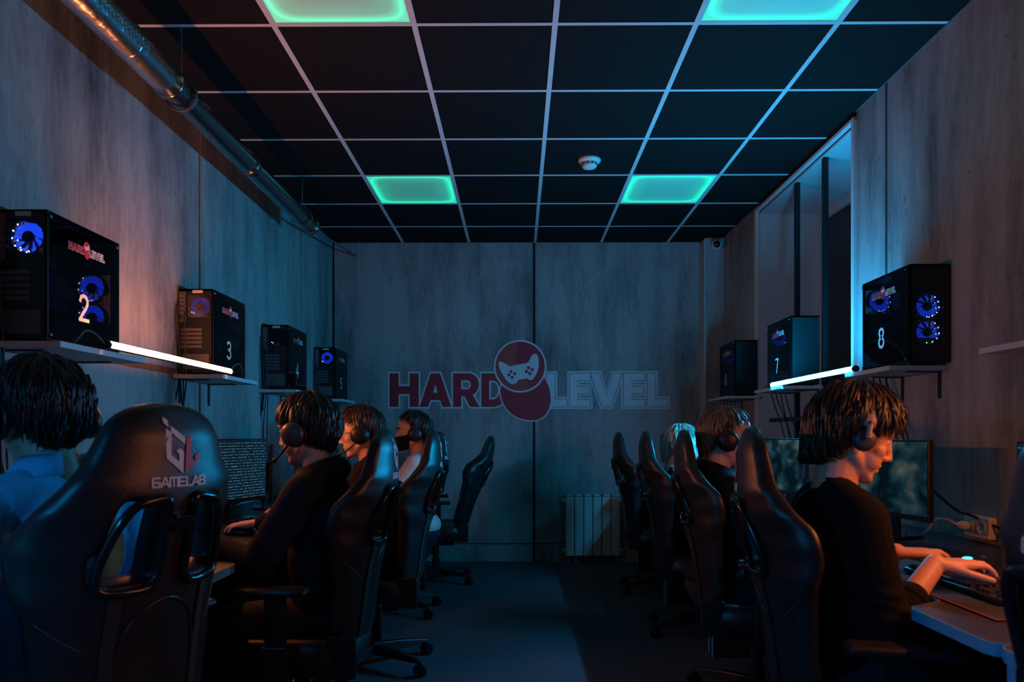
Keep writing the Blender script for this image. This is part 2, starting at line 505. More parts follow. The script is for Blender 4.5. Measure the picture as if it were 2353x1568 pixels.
# ------------------------------------------------------------------ the room
XL, XR, YB, YF, ZC = -1.68, 1.83, 6.60, -2.2, 2.90
struct(box_obj('floor', ((XL + XR) / 2, (YB + YF) / 2, -0.03), (XR - XL + 1.4, YB - YF + 0.4, 0.06), 'carpet'), 'dark blue-grey carpet floor of the room')

# walls: a dark backing slab that carries concrete-look boards with open black joints
def board(parent, c, d):
    return box_obj('wall_panel', c, d, 'concrete', parent, bevel=0.002)
G = 0.011      # half joint
T = 0.012      # board thickness
wl = struct(box_obj('wall_left', (XL - T - 0.05, (YB + YF) / 2, ZC / 2), (0.1, YB - YF, ZC), 'wall_backing'), 'left wall of concrete-look boards with black joints')
ys = [YF, 0.25, 2.04, 3.83, 5.62, YB]
for a, b in zip(ys, ys[1:]):
    board(wl, (XL - T / 2, (a + b) / 2, ZC / 2), (T, b - a - 2 * G, ZC))
wb = struct(box_obj('wall_back', ((XL + XR) / 2, YB + T + 0.05, ZC / 2), (XR - XL + 0.3, 0.1, ZC), 'wall_backing'), 'back wall of concrete-look boards carrying the painted logo')
xs = [XL, 0.15, XR]
for a, b in zip(xs, xs[1:]):
    board(wb, ((a + b) / 2, YB + T / 2, (0.165 + ZC) / 2), (b - a - 2 * G, T, ZC - 0.165))
    o = box_obj('wall_panel', ((a + b) / 2, YB + T / 2, 0.0775), (b - a - 2 * G, T, 0.155), 'concrete', wb, bevel=0.002)
# right wall with a deep window niche
NY0, NY1, NZ0, NZ1, NX = 3.96, 5.54, 0.60, 2.84, 2.34
wr = MB()
wr.box((XR + T + 0.26, (YF + NY0) / 2, ZC / 2), (0.52, NY0 - YF, ZC))
wr.box((XR + T + 0.26, (NY1 + YB) / 2, ZC / 2), (0.52, YB - NY1, ZC))
wr.box((XR + T + 0.26, (NY0 + NY1) / 2, NZ0 / 2), (0.52, NY1 - NY0, NZ0))
wr.box((XR + T + 0.26, (NY0 + NY1) / 2, (NZ1 + ZC) / 2 + 0.1), (0.52, NY1 - NY0, ZC - NZ1 + 0.2))
wr = struct(wr.obj('wall_right', 'wall_backing'), 'right wall of concrete-look boards with a deep window niche')
ys = [YF, 0.0, 1.81, 3.62, NY0 - 0.012]
for a, b in zip(ys, ys[1:]):
    board(wr, (XR + T / 2, (a + b) / 2, ZC / 2), (T, b - a - 2 * G, ZC))
board(wr, (XR + T / 2, (NY1 + YB) / 2, ZC / 2), (T, YB - NY1 - 0.02, ZC))
board(wr, (XR + T / 2, (NY0 + NY1) / 2, NZ0 / 2), (T, NY1 - NY0 - 0.02, NZ0 - 0.01))
# plastered reveals of the niche and the light trim around it
rv = MB()
rv.box((XR + 0.262, NY1 - 0.006, (NZ0 + NZ1) / 2), (0.50, 0.012, NZ1 - NZ0))
rv.box((XR + 0.262, NY0 + 0.006, (NZ0 + NZ1) / 2), (0.50, 0.012, NZ1 - NZ0))
rv.box((XR + 0.262, (NY0 + NY1) / 2, NZ1 - 0.006), (0.50, NY1 - NY0 - 0.024, 0.012))
rv.box((XR + 0.262, (NY0 + NY1) / 2, NZ0 + 0.006), (0.50, NY1 - NY0 - 0.024, 0.012))
rv.obj('niche_reveal', 'white_paint', wr)
tr = MB()
tr.box((XR - 0.004, NY0 - 0.014, (NZ0 + NZ1) / 2), (0.03, 0.03, NZ1 - NZ0 + 0.03))
tr.box((XR - 0.004, NY1 + 0.014, (NZ0 + NZ1) / 2), (0.03, 0.03, NZ1 - NZ0 + 0.03))
tr.box((XR - 0.004, (NY0 + NY1) / 2, NZ1 + 0.018), (0.03, NY1 - NY0 + 0.05, 0.022))
struct(tr.obj('trim_1', 'bar_white', bevel=0.003), 'pale corner trim around the window niche')
# window at the back of the niche
wn = MB()
fw = 0.07
wn.box((NX - 0.03, NY1 - 0.012 - fw / 2, (NZ0 + NZ1) / 2), (0.06, fw, NZ1 - NZ0 - 0.03))
wn.box((NX - 0.03, NY0 + 0.012 + fw / 2, (NZ0 + NZ1) / 2), (0.06, fw, NZ1 - NZ0 - 0.03))
wn.box((NX - 0.03, (NY0 + NY1) / 2, NZ1 - 0.014 - fw / 2), (0.058, NY1 - NY0 - 0.03, fw))
wn.box((NX - 0.03, (NY0 + NY1) / 2, NZ0 + 0.014 + fw / 2), (0.058, NY1 - NY0 - 0.03, fw))
wn.box((NX - 0.03, (NY0 + NY1) / 2, (NZ0 + NZ1) / 2), (0.056, 0.06, NZ1 - NZ0 - 0.03))
wn = struct(wn.obj('window_1', 'window_frame', bevel=0.004), 'white window frame with black night panes deep in the niche')
for s_ in (-1, 1):
    box_obj('pane', (NX - 0.026, (NY0 + NY1) / 2 + s_ * 0.37, (NZ0 + NZ1) / 2), (0.012, 0.70, NZ1 - NZ0 - 0.15), 'night_pane', wn)
box_obj('outer_wall', (NX + 0.06, (NY0 + NY1) / 2, (NZ0 + NZ1) / 2), (0.1, NY1 - NY0 + 0.3, NZ1 - NZ0 + 0.3), 'wall_backing', wn)
struct(box_obj('wall_front', ((XL + XR) / 2, YF - 0.05, ZC / 2), (XR - XL + 0.3, 0.1, ZC), 'concrete'), 'wall behind the camera')
# boxed column in the far right corner
wc = struct(box_obj('wall_column', (1.7425, 6.51, ZC / 2 - 0.005), (0.173, 0.178, ZC - 0.01), 'concrete', bevel=0.003), 'boxed pipe column in the far right corner')
box_obj('corner_strip', (1.652, 6.508, ZC / 2 - 0.005), (0.008, 0.17, ZC - 0.02), 'white_paint', wc)

# ceiling: slab, black lay-in tiles, white T-bar grid
ce = struct(box_obj('ceiling', ((XL + XR) / 2, (YB + YF) / 2, ZC + 0.12), (XR - XL + 1.4, YB - YF + 0.3, 0.1), 'wall_backing'), 'suspended ceiling of black tiles in a pale grid')
GX = [XL, -1.04, -0.44, 0.16, 0.76, 1.36, XR]
GY = [YF] + [3.09 - 0.6 * k for k in range(8, 0, -1)] + [3.09 + 0.6 * k for k in range(6)] + [YB]
LIGHT_CELLS = {(1, 2.49), (4, 2.49), (1, 4.89), (4, 4.89)}
tile_me = {}
for i in range(len(GX) - 1):
    for j in range(len(GY) - 1):
        if (i, round(GY[j], 2)) in LIGHT_CELLS: continue
        w = GX[i + 1] - GX[i]; d = GY[j + 1] - GY[j]
        key = (round(w, 3), round(d, 3))
        if key not in tile_me:
            tile_me[key] = MB().box((0, 0, 0), (w - 0.006, d - 0.006, 0.015)).mesh('ceiling_tile', 'tile_black')
        o = link('ceiling_tile', tile_me[key], ce)
        o.location = ((GX[i] + GX[i + 1]) / 2, (GY[j] + GY[j + 1]) / 2, ZC + 0.0085)
long_me = MB().box((0, 0, 0), (0.024, YB - YF, 0.003)).mesh('grid_bar', 'bar_white')
for x in GX[1:-1]:
    o = link('grid_bar', long_me, ce); o.location = (x, (YB + YF) / 2, ZC - 0.0015)
for i in range(len(GX) - 1):
    w = GX[i + 1] - GX[i]
    a = GX[i] + (0.012 if i else 0); b = GX[i + 1] - (0.012 if i < len(GX) - 2 else 0)
    me = MB().box((0, 0, 0), (b - a, 0.020, 0.0026)).mesh('cross_bar', 'bar_white')
    for y in GY[1:-1]:
        o = link('cross_bar', me, ce); o.location = ((a + b) / 2, y, ZC - 0.0013)
ed = MB()
ed.box((XL + 0.004, (YB + YF) / 2, ZC - 0.002), (0.008, YB - YF, 0.004)); ed.box((XR - 0.004, (YB + YF) / 2, ZC - 0.002), (0.008, YB - YF, 0.004))
ed.box(((XL + XR) / 2, YB - 0.006, ZC - 0.002), (XR - XL - 0.02, 0.012, 0.004))
ed.obj('edge_angle', 'plastic_grey', ce)

# green light panels in the grid
def light_panel(i, y0, label):
    x = (GX[i] + GX[i + 1]) / 2; y = y0 + 0.3
    t = empty('ceiling_light', (x, y, ZC))
    tag(t, label, 'ceiling light', 'green ceiling light panels')
    d = MB().box((0, 0, 0.006), (0.57, 0.57, 0.010)).obj('diffuser', 'led_green', t, bevel=0.002)
    f = MB()
    for s_ in (-1, 1):
        f.box((s_ * 0.2895, 0, 0.004), (0.009, 0.588, 0.012)); f.box((0, s_ * 0.2895, 0.004), (0.57, 0.009, 0.012))
    f.obj('frame', 'bar_white', t)
    MB().box((0, 0, 0.025), (0.58, 0.58, 0.02)).obj('housing', 'wall_backing', t)
light_panel(1, 2.49, 'big green-edged ceiling light panel washed orange, near the metal duct')
light_panel(4, 2.49, 'green ceiling light panel nearest the right wall at the top edge')
light_panel(1, 4.89, 'small far green ceiling light panel on the duct side')
light_panel(4, 4.89, 'small far green ceiling light panel beyond the smoke detector')

# smoke detector
t = empty('smoke_detector', (0.456, 4.61, ZC)); tag(t, 'white round smoke detector on a black ceiling tile', 'smoke detector')
MB().lathe([(0.072, 0), (0.073, -0.012), (0.066, -0.022), (0.05, -0.026)], 28).obj('base', 'plastic_white', t, smooth=True)
MB().lathe([(0.046, -0.026), (0.048, -0.046), (0.040, -0.056), (0.02, -0.060), (0.001, -0.061)], 28).obj('sensor_head', 'plastic_white', t, smooth=True)
fm = MB()
for k in range(10):
    a = 2 * PI * k / 10; fm.box((0.047, 0, -0.036), (0.006, 0.012, 0.014), Matrix.Rotation(a, 4, 'Z'))
fm.obj('vent_slots', 'plastic_grey', t)

# security camera on the column
t = empty('security_camera', (1.745, 6.418, 2.83)); tag(t, 'small white round security camera high in the far corner', 'security camera')
MB().lathe([(0.045, 0), (0.045, 0.02), (0.035, 0.03)], 24, Matrix.Rotation(PI / 2, 4, 'X')).obj('mount', 'plastic_white', t, smooth=True)
MB().ellipsoid((0, -0.055, -0.012), (0.047, 0.047, 0.045)).obj('housing', 'plastic_white', t, smooth=True)
MB().lathe([(0.030, 0), (0.030, 0.006), (0.022, 0.012), (0.001, 0.014)], 20, Matrix.Translation((-0.012, -0.094, -0.022)) @ Matrix.Rotation(PI / 2 + 0.3, 4, 'X')).obj('lens', 'plastic_gloss', t, smooth=True)
MB().tube(spline([(-0.01, 0.0, 0.03), (-0.03, 0.0, 0.05), (-0.05, 0.0, 0.035), (-0.045, 0, 0.062)]), 0.003, 6).obj('cable', 'plastic_white', t)

# radiator
t = empty('radiator', (0.675, 6.55, 0.06)); tag(t, 'pale sectional radiator under the right half of the back wall', 'radiator')
sec = MB().box((0, 0, 0.27), (0.076, 0.07, 0.53)).mesh('section', 'radiator_white')
for k in range(6):
    o = link('section', sec, t, bevel=0.008); o.location = (-0.205 + 0.082 * k, -0.01, 0)
hd = MB()
for k in range(6):
    hd.box((-0.205 + 0.082 * k, -0.01, 0.548), (0.06, 0.06, 0.02))
hd.obj('top_grille', 'radiator_white', t, bevel=0.004)
MB().tube([(-0.27, 0, 0.5), (0.27, 0, 0.5)], 0.016, 10).tube([(-0.27, 0, 0.05), (0.27, 0, 0.05)], 0.016, 10).obj('header_pipe', 'radiator_white', t)
MB().box((0, 0.035, 0.42), (0.4, 0.03, 0.03)).box((-0.15, 0, -0.03), (0.03, 0.03, 0.06)).box((0.15, 0, -0.03), (0.03, 0.03, 0.06)).obj('bracket', 'plastic_grey', t)

# ------------------------------------------------------------------ metal duct
DX, DZ = -1.44, 2.605
t = empty('ventilation_duct', (DX, 0, DZ)); tag(t, 'long round metal ventilation duct hung under the ceiling along the left wall', 'duct')
def along(y): return Matrix.Translation((0, y, 0)) @ Matrix.Rotation(-PI / 2, 4, 'X')
def ring_prof(r, y0, y1, wob=0.0, step=0.06):
    n = max(2, int((y1 - y0) / step)); return [(r + (random.uniform(-wob, wob)), (y1 - y0) * k / n) for k in range(n + 1)]
MB().lathe(ring_prof(0.062, YF + 0.01, 2.99, 0.0012, 0.09), 28, along(YF + 0.01)).obj('insulated_section', 'foil', t, smooth=True)
MB().lathe(ring_prof(0.055, 2.97, 3.90), 28, along(2.97)).obj('pipe_section', 'galvanised', t, smooth=True)
MB().lathe(ring_prof(0.0525, 3.88, 5.06), 28, along(3.88)).obj('pipe_section', 'galvanised', t, smooth=True)
for y, r in ((2.99, 0.064), (3.89, 0.057), (5.04, 0.060)):
    MB().lathe([(r, 0), (r + 0.003, 0.006), (r + 0.003, 0.03), (r, 0.036)], 28, along(y - 0.018)).obj('joint_collar', 'galvanised', t, smooth=True)
for y in (0.7, 1.3, 1.9, 2.28, 2.66):
    MB().lathe([(0.0625, 0), (0.064, 0.004), (0.064, 0.016), (0.0625, 0.02)], 28, along(y)).obj('tape_ring', 'foil', t, smooth=True)
gm = MB()
NA, NY_ = 18, 74
def gp(k, j):
    a = math.radians(-25 + 130 * k / NA); r = 0.0685
    return Vector((math.cos(a) * r, 1.75 + 0.95 * j / NY_, math.sin(a) * r))
for k in range(NA):
    for j in range(0, NY_):
        if (k + j) % 2 == 0:
            gm.tube([gp(k, j), gp(k + 1, j + 1)], 0.0016, 4, cap=False); gm.tube([gp(k + 1, j), gp(k, j + 1)], 0.0016, 4, cap=False)
o = gm.obj('mesh_wrap', 'galvanised', t, recalc=False); o['kind'] = 'stuff'
for y in (1.35, 3.10, 4.85):
    h = empty('hanger', (0, y, 0), parent=t)
    MB().tube([(0, 0, 0.066), (0, 0, ZC - DZ)], 0.0045, 8).obj('rod', 'rod_steel', h)
    MB().lathe([(0.066, 0), (0.069, 0), (0.069, 0.022), (0.066, 0.022)], 28, along(0.0) @ Matrix.Translation((0, 0, -0.011)), closed=True).box((0, 0, 0.073), (0.03, 0.022, 0.012)).obj('clamp', 'rod_steel', h, smooth=False)
MB().tube([(0.02, 5.08, -0.01), (0.0, 5.6, 0.05), (-0.02, 6.58, 0.17)], 0.008, 8).obj('conduit', 'plastic_grey', t)

# ------------------------------------------------------------------ wall logo (flat paint / vinyl on the back wall)
LET = {
 'H': ([(0,0),(.26,0),(.26,.38),(.58,.38),(.58,0),(.84,0),(.84,1),(.58,1),(.58,.62),(.26,.62),(.26,1),(0,1)], [], .84),
 'A': ([(0,0),(.27,0),(.34,.2),(.64,.2),(.71,0),(.98,0),(.63,1),(.35,1)], [[(.42,.42),(.56,.42),(.49,.68)]], .98),
 'R': ([(0,0),(.26,0),(.26,.32),(.36,.32),(.54,0),(.84,0),(.62,.36),(.72,.42),(.79,.52),(.82,.66),(.79,.82),(.70,.93),(.56,1),(0,1)], [[(.26,.52),(.46,.52),(.54,.56),(.57,.66),(.54,.75),(.46,.79),(.26,.79)]], .84),
 'D': ([(0,0),(.42,0),(.62,.05),(.77,.17),(.85,.35),(.86,.5),(.85,.65),(.77,.83),(.62,.95),(.42,1),(0,1)], [[(.26,.22),(.42,.22),(.53,.28),(.58,.38),(.6,.5),(.58,.62),(.53,.72),(.42,.78),(.26,.78)]], .86),
 'L': ([(0,0),(.62,0),(.62,.24),(.26,.24),(.26,1),(0,1)], [], .62),
 'E': ([(0,0),(.64,0),(.64,.23),(.26,.23),(.26,.39),(.6,.39),(.6,.61),(.26,.61),(.26,.77),(.64,.77),(.64,1),(0,1)], [], .64),
 'V': ([(.34,0),(.62,0),(.96,1),(.68,1),(.48,.36),(.28,1),(0,1)], [], .96)}
PAD = [(390,560),(410,550),(430,550),(490,580),(545,615),(670,590),(800,565),(850,470),(880,445),(905,440),(928,458),(942,490),(950,600),(935,680),(900,750),(860,805),(835,808),(810,800),(790,786),(770,785),(665,805),(645,840),(620,860),(590,866),(560,860),(500,810),(430,700),(400,630)]
lg = empty('wall_logo', (0, YB, 0)); tag(lg, 'HARD LEVEL lettering with a round red gamepad emblem on the back wall', 'wall sign')
def wallp(dy): return lambda x, z: (x, -dy, z)
Z0, HH = 1.405, 0.306
def wx(px): return (px - 1189.0) / F_PX * YB
for li, (ch, a, b, red) in enumerate((('H', 895, 962, 1), ('A', 964, 1037, 1), ('R', 1041, 1102, 1), ('D', 1106, 1166, 1), ('L', 1256, 1303, 0), ('E', 1308, 1357, 0), ('V', 1356, 1430, 0), ('E', 1432, 1482, 0), ('L', 1486, 1534, 0))):
    po, ho, w = LET[ch]; x0, x1 = wx(a), wx(b); k = (x1 - x0) / w
    tf = lambda pts: [(x0 + p[0] * k, Z0 + p[1] * HH) for p in pts]
    m = MB(); m.poly2d(tf(po), [tf(h) for h in ho], wallp(0.0034))
    o = m.obj('letter', 'sign_red' if red else 'sign_white', lg, recalc=False)
    m = MB()
    for l in [po] + ho: m.stroke2d(tf(l), 0.030 if red else 0.036, wallp(0.0010 + 0.00022 * li), True, (0, -1, 0))
    m.obj('letter_outline', 'sign_white', o, recalc=False)
    if not red:
        m = MB(); m.stroke2d(tf(po), 0.006, wallp(0.0038), True, (0, -1, 0)); m.obj('letter_line', 'sign_line', o, recalc=False)
ex, ez, er = 0.024, 1.774, 0.226
def circ(cx, cz, r, n=48, a0=0, a1=2 * PI): return [(cx + r * math.cos(a0 + (a1 - a0) * i / n), cz + r * math.sin(a0 + (a1 - a0) * i / n)) for i in range(n)]
em = lg
bs = [(-.17,-.12),(-.20,-.22),(-.17,-.34),(-.10,-.43),(0.0,-.48),(.12,-.49),(.21,-.44),(.255,-.34),(.25,-.22),(.20,-.10)]
bsp = [(ex + p[0] + 0.02, ez + p[1]) for p in bs]
bsp = [(p.x, p.y) for p in spline([(q[0], q[1], 0) for q in bsp], 4)]
MB().poly2d(bsp, (), wallp(0.0048)).obj('emblem_base', 'sign_red', em, recalc=False)
MB().stroke2d(bsp, 0.024, wallp(0.0044), True).obj('emblem_base_outline', 'sign_white', em, recalc=False)
MB().poly2d(circ(ex, ez, er), (), wallp(0.0054)).obj('emblem_disc', 'sign_red', em, recalc=False)
MB().poly2d(circ(ex, ez, er, 30, PI * 0.52, PI * 1.72) + [(ex - 0.02, ez - 0.05), (ex - 0.045, ez + 0.08)], (), wallp(0.0058)).obj('emblem_shade', 'sign_red_light', em, recalc=False)
MB().stroke2d(circ(ex, ez, er + 0.006), 0.016, wallp(0.0060), True).obj('emblem_ring', 'sign_white', em, recalc=False)
SCL = 0.226 / 345.0
def pp(p): return (ex + (p[0] - 690) * SCL, ez - (p[1] - 615) * SCL)
MB().poly2d([pp(p) for p in PAD], (), wallp(0.0066)).obj('gamepad_symbol', 'sign_white', em, recalc=False)
m = MB()
for c in ((565, 690), (615, 720), (580, 770), (535, 735)): x, z = pp(c); m.poly2d(circ(x, z, 0.014, 12), (), wallp(0.0072))
m.obj('gamepad_buttons', 'sign_red', em, recalc=False)
m = MB()
for c, a in (((808, 635), -.2), ((858, 663), -.2), ((825, 715), -.2), ((778, 687), -.2)):
    x, z = pp(c); m.poly2d([(x + 0.019 * math.cos(a + PI / 4 + q * PI / 2), z + 0.019 * math.sin(a + PI / 4 + q * PI / 2)) for q in range(4)], (), wallp(0.0072))
m.obj('gamepad_cross', 'sign_red', em, recalc=False)

# ------------------------------------------------------------------ shelves and light tubes
SHZ = 1.446
def shelf(side, y0, y1, label):
    w = 0.245 if side < 0 else 0.25
    x = XL + w / 2 if side < 0 else XR - w / 2
    t = empty('wall_shelf', (x, (y0 + y1) / 2, SHZ)); tag(t, label, 'shelf', 'white shelves under the computers')
    box_obj('shelf_board', (0, 0, -0.010), (w, y1 - y0, 0.020), 'shelf_white', t, bevel=0.0015)
    for s_ in (-1, 1):
        y = s_ * (y1 - y0) * 0.36; xw = -side * -1 * (w / 2)
        m = MB(); m.box((side * (w / 2 - 0.0725), y, -0.0225), (0.145, 0.02, 0.005)).box((side * (w / 2 - 0.003), y, -0.08), (0.005, 0.02, 0.115))
        m.obj('bracket', 'steel_black', t)
    return t
LSH = [(2.27, 2.80), (3.53, 4.00), (4.70, 5.20), (5.94, 6.40)]
shelf(-1, *LSH[0], 'broad near white shelf under the big near tower')
shelf(-1, *LSH[1], 'white shelf at the far end of the orange tube')
shelf(-1, *LSH[2], 'white shelf under the unlit tower on the left wall')
shelf(-1, *LSH[3], 'farthest white shelf on the left wall')
RSH = [(1.95, 2.50), (3.10, 3.52), (4.36, 4.86), (5.50, 6.00)]
shelf(-1, -0.90, -0.40, 'white shelf behind the camera under the rear end of the blue tube')
shelf(-1, 0.55, 1.05, 'white shelf on the left wall under the front end of the blue tube')
shelf(1, 0.58, 1.06, 'white shelf on the right wall just outside the picture')
shelf(1, *RSH[0], 'pale shelf cut by the right edge of the picture')
shelf(1, *RSH[1], 'white shelf under the tower with two round blue fan grilles')
shelf(1, *RSH[2], 'white shelf in front of the window niche at the far end of the cyan tube')
shelf(1, *RSH[3], 'farthest white shelf on the right wall beside the corner column')

def light_tube(name, x, y0, y1, m, label, loops, face):
    """stick light: glowing half towards the room and up, opaque spine towards the wall; face = direction angle in the xz plane"""
    t = empty(name, (x, y0, SHZ + 0.0155)); tag(t, label, 'light tube', 'light tubes on the shelves')
    L = y1 - y0
    def arc(a0, a1, r, n=12):
        vs_ = []; fs_ = []
        for yy in (0.0, L):
            for k in range(n + 1):
                a = a0 + (a1 - a0) * k / n; vs_.append((r * math.cos(a), yy, r * math.sin(a)))
        for k in range(n): fs_.append((k, k + 1, n + 2 + k, n + 1 + k))
        return vs_, fs_
    h = math.radians(82)
    MB().add(*arc(face - h, face + h, 0.0142, 14)).obj('glowing_tube', m, t, smooth=True, recalc=False)
    MB().add(*arc(face + h, face + 2 * PI - h, 0.0146, 10)).obj('spine', 'plastic_grey', t, smooth=True, recalc=False)
    for y in (-0.02, L + 0.001):
        MB().lathe([(0.012, 0), (0.0155, 0.002), (0.0155, 0.019)], 16, Matrix.Translation((0, y, 0)) @ Matrix.Rotation(-PI / 2, 4, 'X')).obj('end_cap', 'plastic_black', t, smooth=False)
    for pts in loops:
        MB().tube(spline(pts), 0.0035, 6).obj('cable', 'plastic_grey', t, smooth=True)
light_tube('light_tube', -1.415, 2.50, 3.56, 'tube_orange', 'glowing orange light tube bridging the shelves of computers 2 and 3',
    [[(0, -0.02, 0), (-0.01, -0.06, 0.03), (-0.015, -0.10, 0.035), (-0.02, -0.13, 0.012), (-0.03, -0.14, -0.010)],
     [(0, 1.08, 0), (-0.005, 1.13, 0.035), (-0.005, 1.20, 0.05), (-0.01, 1.25, 0.02), (-0.02, 1.26, -0.010)]], math.radians(38))
light_tube('light_tube', 1.59, 0.98, 2.02, 'tube_orange_near', 'orange light tube on the right wall shelves just outside the picture', [], math.radians(245))
light_tube('light_tube', -1.415, -0.45, 0.60, 'tube_blue', 'blue light tube on the left wall shelves behind the camera', [], math.radians(295))
light_tube('light_tube', 1.59, 3.44, 4.54, 'tube_cyan', 'glowing cyan light tube bridging the shelves of computers 8 and 7',
    [[(0, 1.12, 0), (0.01, 1.18, 0.004), (0.01, 1.28, -0.004), (0.02, 1.34, -0.010)]], math.radians(152))

# black steel posts standing in the mouth of the niche
t = empty('steel_frame', (1.862, 4.6, NZ0 + 0.012)); tag(t, 'black steel post frame standing across the window niche', 'metal frame')
for y in (4.41, 4.85):
    box_obj('post', (0, y - 4.6, (NZ1 - NZ0 - 0.024) / 2), (0.03, 0.034, NZ1 - NZ0 - 0.024), 'steel_black', t, bevel=0.003)
box_obj('crossbar', (0, -0.015 + 0.02, 1.245 - NZ0), (0.022, 1.50, 0.03), 'steel_black', t, bevel=0.003)

# ------------------------------------------------------------------ computers
DIG = {
 '2': [[(0.05,.78),(.12,.93),(.28,1),(.45,.96),(.55,.82),(.55,.68),(.45,.5),(.2,.22),(.03,0)], [(.03,.0),(.6,.0)]],
 '3': [[(.04,.9),(.2,1),(.4,.98),(.52,.86),(.52,.68),(.4,.55),(.22,.53)], [(.22,.53),(.42,.5),(.55,.36),(.55,.18),(.42,.03),(.2,0),(.03,.09)]],
 '4': [[(.42,0),(.42,1),(.02,.3)], [(.02,.3),(.6,.3)]],
 '5': [[(.52,1),(.1,1),(.06,.55)], [(.06,.55),(.25,.63),(.45,.56),(.55,.36),(.48,.12),(.3,0),(.04,.06)]],
 '6': [[(.48,.98),(.25,.85),(.1,.6),(.05,.3),(.13,.08),(.3,0),(.47,.08),(.55,.28),(.48,.48),(.3,.56),(.12,.46)]],
 '7': [[(.03,1),(.57,1),(.42,.6),(.3,.2),(.26,0)]],
 '8': [[(.3,.54),(.13,.62),(.07,.78),(.14,.95),(.3,1),(.46,.95),(.53,.78),(.47,.62),(.3,.54),(.1,.44),(.04,.25),(.12,.06),(.3,0),(.48,.06),(.56,.25),(.5,.44),(.3,.54)]],
 '9': [[(.12,.02),(.35,.15),(.5,.4),(.55,.7),(.47,.92),(.3,1),(.13,.92),(.05,.72),(.12,.52),(.3,.44),(.48,.54)]]}
CW, CL, CH = 0.170, 0.42, 0.42
def make_fan(parent, loc, rz, r, blade, leds, nled=12):
    """round LED fan; axis along local y"""
    f = MB()
    R = Matrix.Translation(loc) @ Matrix.Rotation(rz, 4, 'Z') @ Matrix.Rotation(-PI / 2, 4, 'X')
    f.lathe([(r, -0.012), (r + 0.005, -0.012), (r + 0.005, 0.012), (r, 0.012)], 28, R, closed=True)
    f.lathe([(0.019, -0.010), (0.020, -0.006), (0.020, 0.010), (0.016, 0.012)], 18, R)
    o = f.obj('fan', 'plastic_black', parent)
    b = MB(); n = 9
    for k in range(n):
        a0 = 2 * PI * k / n; pts = []
        for i in range(5):
            rr = 0.021 + (r - 0.024) * i / 4; sw = 0.30 * i / 4
            for q, zz in ((0, -0.008), (1, 0.008)):
                a = a0 + sw + q * 0.62
                pts.append((rr * math.cos(a), rr * math.sin(a), zz))
        b.add(pts, [(2 * i, 2 * i + 1, 2 * i + 3, 2 * i + 2) for i in range(4)], R)
    b.obj('blades', blade, o, recalc=False)
    if leds:
        l = MB()
        for k in range(nled):
            if (leds == 'few' and k % 4) or not (2 <= k <= 7): continue
            if leds == 'few' and k > 5: continue
            a = 2 * PI * k / nled + 0.4
            for zz in (-0.0125, 0.0125):
                l.ellipsoid(R @ Vector(((r - 0.004) * math.cos(a), (r - 0.004) * math.sin(a), zz)), (0.0028, 0.0028, 0.0028), None, 6, 4)
        l.obj('led_dots', 'led_white', o)['kind'] = 'stuff'
    return o
def lattice(mb, x0, x1, z0, z1, y, st, r=0.0009, circ_=None):
    """diamond grille in a plane of constant y"""
    w = x1 - x0; h = z1 - z0
    def put(a, b):
        mb.tube([(a[0], y, a[1]), (b[0], y, b[1])], r, 4, cap=False)
    n = int((w + h) / st)
    for k in range(1, n):
        s = k * st
        a = (x0 + min(s, w), z0 + max(0, s - w)); b = (x0 + max(0, s - h), z0 + min(s, h)); put(a, b)
        a = (x1 - min(s, w), z0 + max(0, s - w)); b = (x1 - max(0, s - h), z0 + min(s, h)); put(a, b)
def frame_plate(mb, x0, x1, z0, z1, holes, y, th):
    """plate with rectangular holes stacked in z: holes = [(hx0,hx1,hz0,hz1)] sorted by z"""
    z = z0
    for hx0, hx1, hz0, hz1 in holes:
        if hz0 > z: mb.box(((x0 + x1) / 2, y, (z + hz0) / 2), (x1 - x0, th, hz0 - z))
        if hx0 > x0: mb.box(((x0 + hx0) / 2, y, (hz0 + hz1) / 2), (hx0 - x0, th, hz1 - hz0))
        if hx1 < x1: mb.box(((hx1 + x1) / 2, y, (hz0 + hz1) / 2), (x1 - hx1, th, hz1 - hz0))
        z = hz1
    if z1 > z: mb.box(((x0 + x1) / 2, y, (z + z1) / 2), (x1 - x0, th, z1 - z))
def small_logo(parent, xg, y0, z0, sc, white_dim=False):
    """HARD LEVEL sticker on the side glass (plane x = xg, text runs towards -y_local seen from +x)"""
    pl = lambda e: (lambda u, v: (xg + e, y0 + u * sc, z0 + v * sc))
    R = MB(); W = MB(); x = 0
    for i, ch in enumerate('HARDLEVEL'):
        po, ho, w = LET[ch]
        if i == 4: x += 0.75
        tf = lambda pts: [(x + p[0], p[1]) for p in pts]
        if i < 4: R.poly2d(tf(po), [tf(h) for h in ho], pl(0.0010))
        for l in [po] + ho:
            W.stroke2d(tf(l), 0.09 if i < 4 else 0.12, pl(0.0003), True, (1, 0, 0))
        x += w + 0.06
    cx = 3.95
    o = W.obj('logo_sticker', 'decal_white', parent, recalc=False)
    R.poly2d(circ(cx, 1.15, 0.72, 20), (), pl(0.0016)); R.poly2d(circ(cx + 0.05, 0.05, 0.55, 16), (), pl(0.0013))
    R.obj('logo_red', 'decal_red', o, recalc=False)
    K = 0.72 / 345.0
    MB().poly2d([(cx + (p[0] - 690) * K, 1.15 - (p[1] - 615) * K) for p in PAD], (), pl(0.0020)).obj('logo_gamepad', 'decal_white', o, recalc=False)
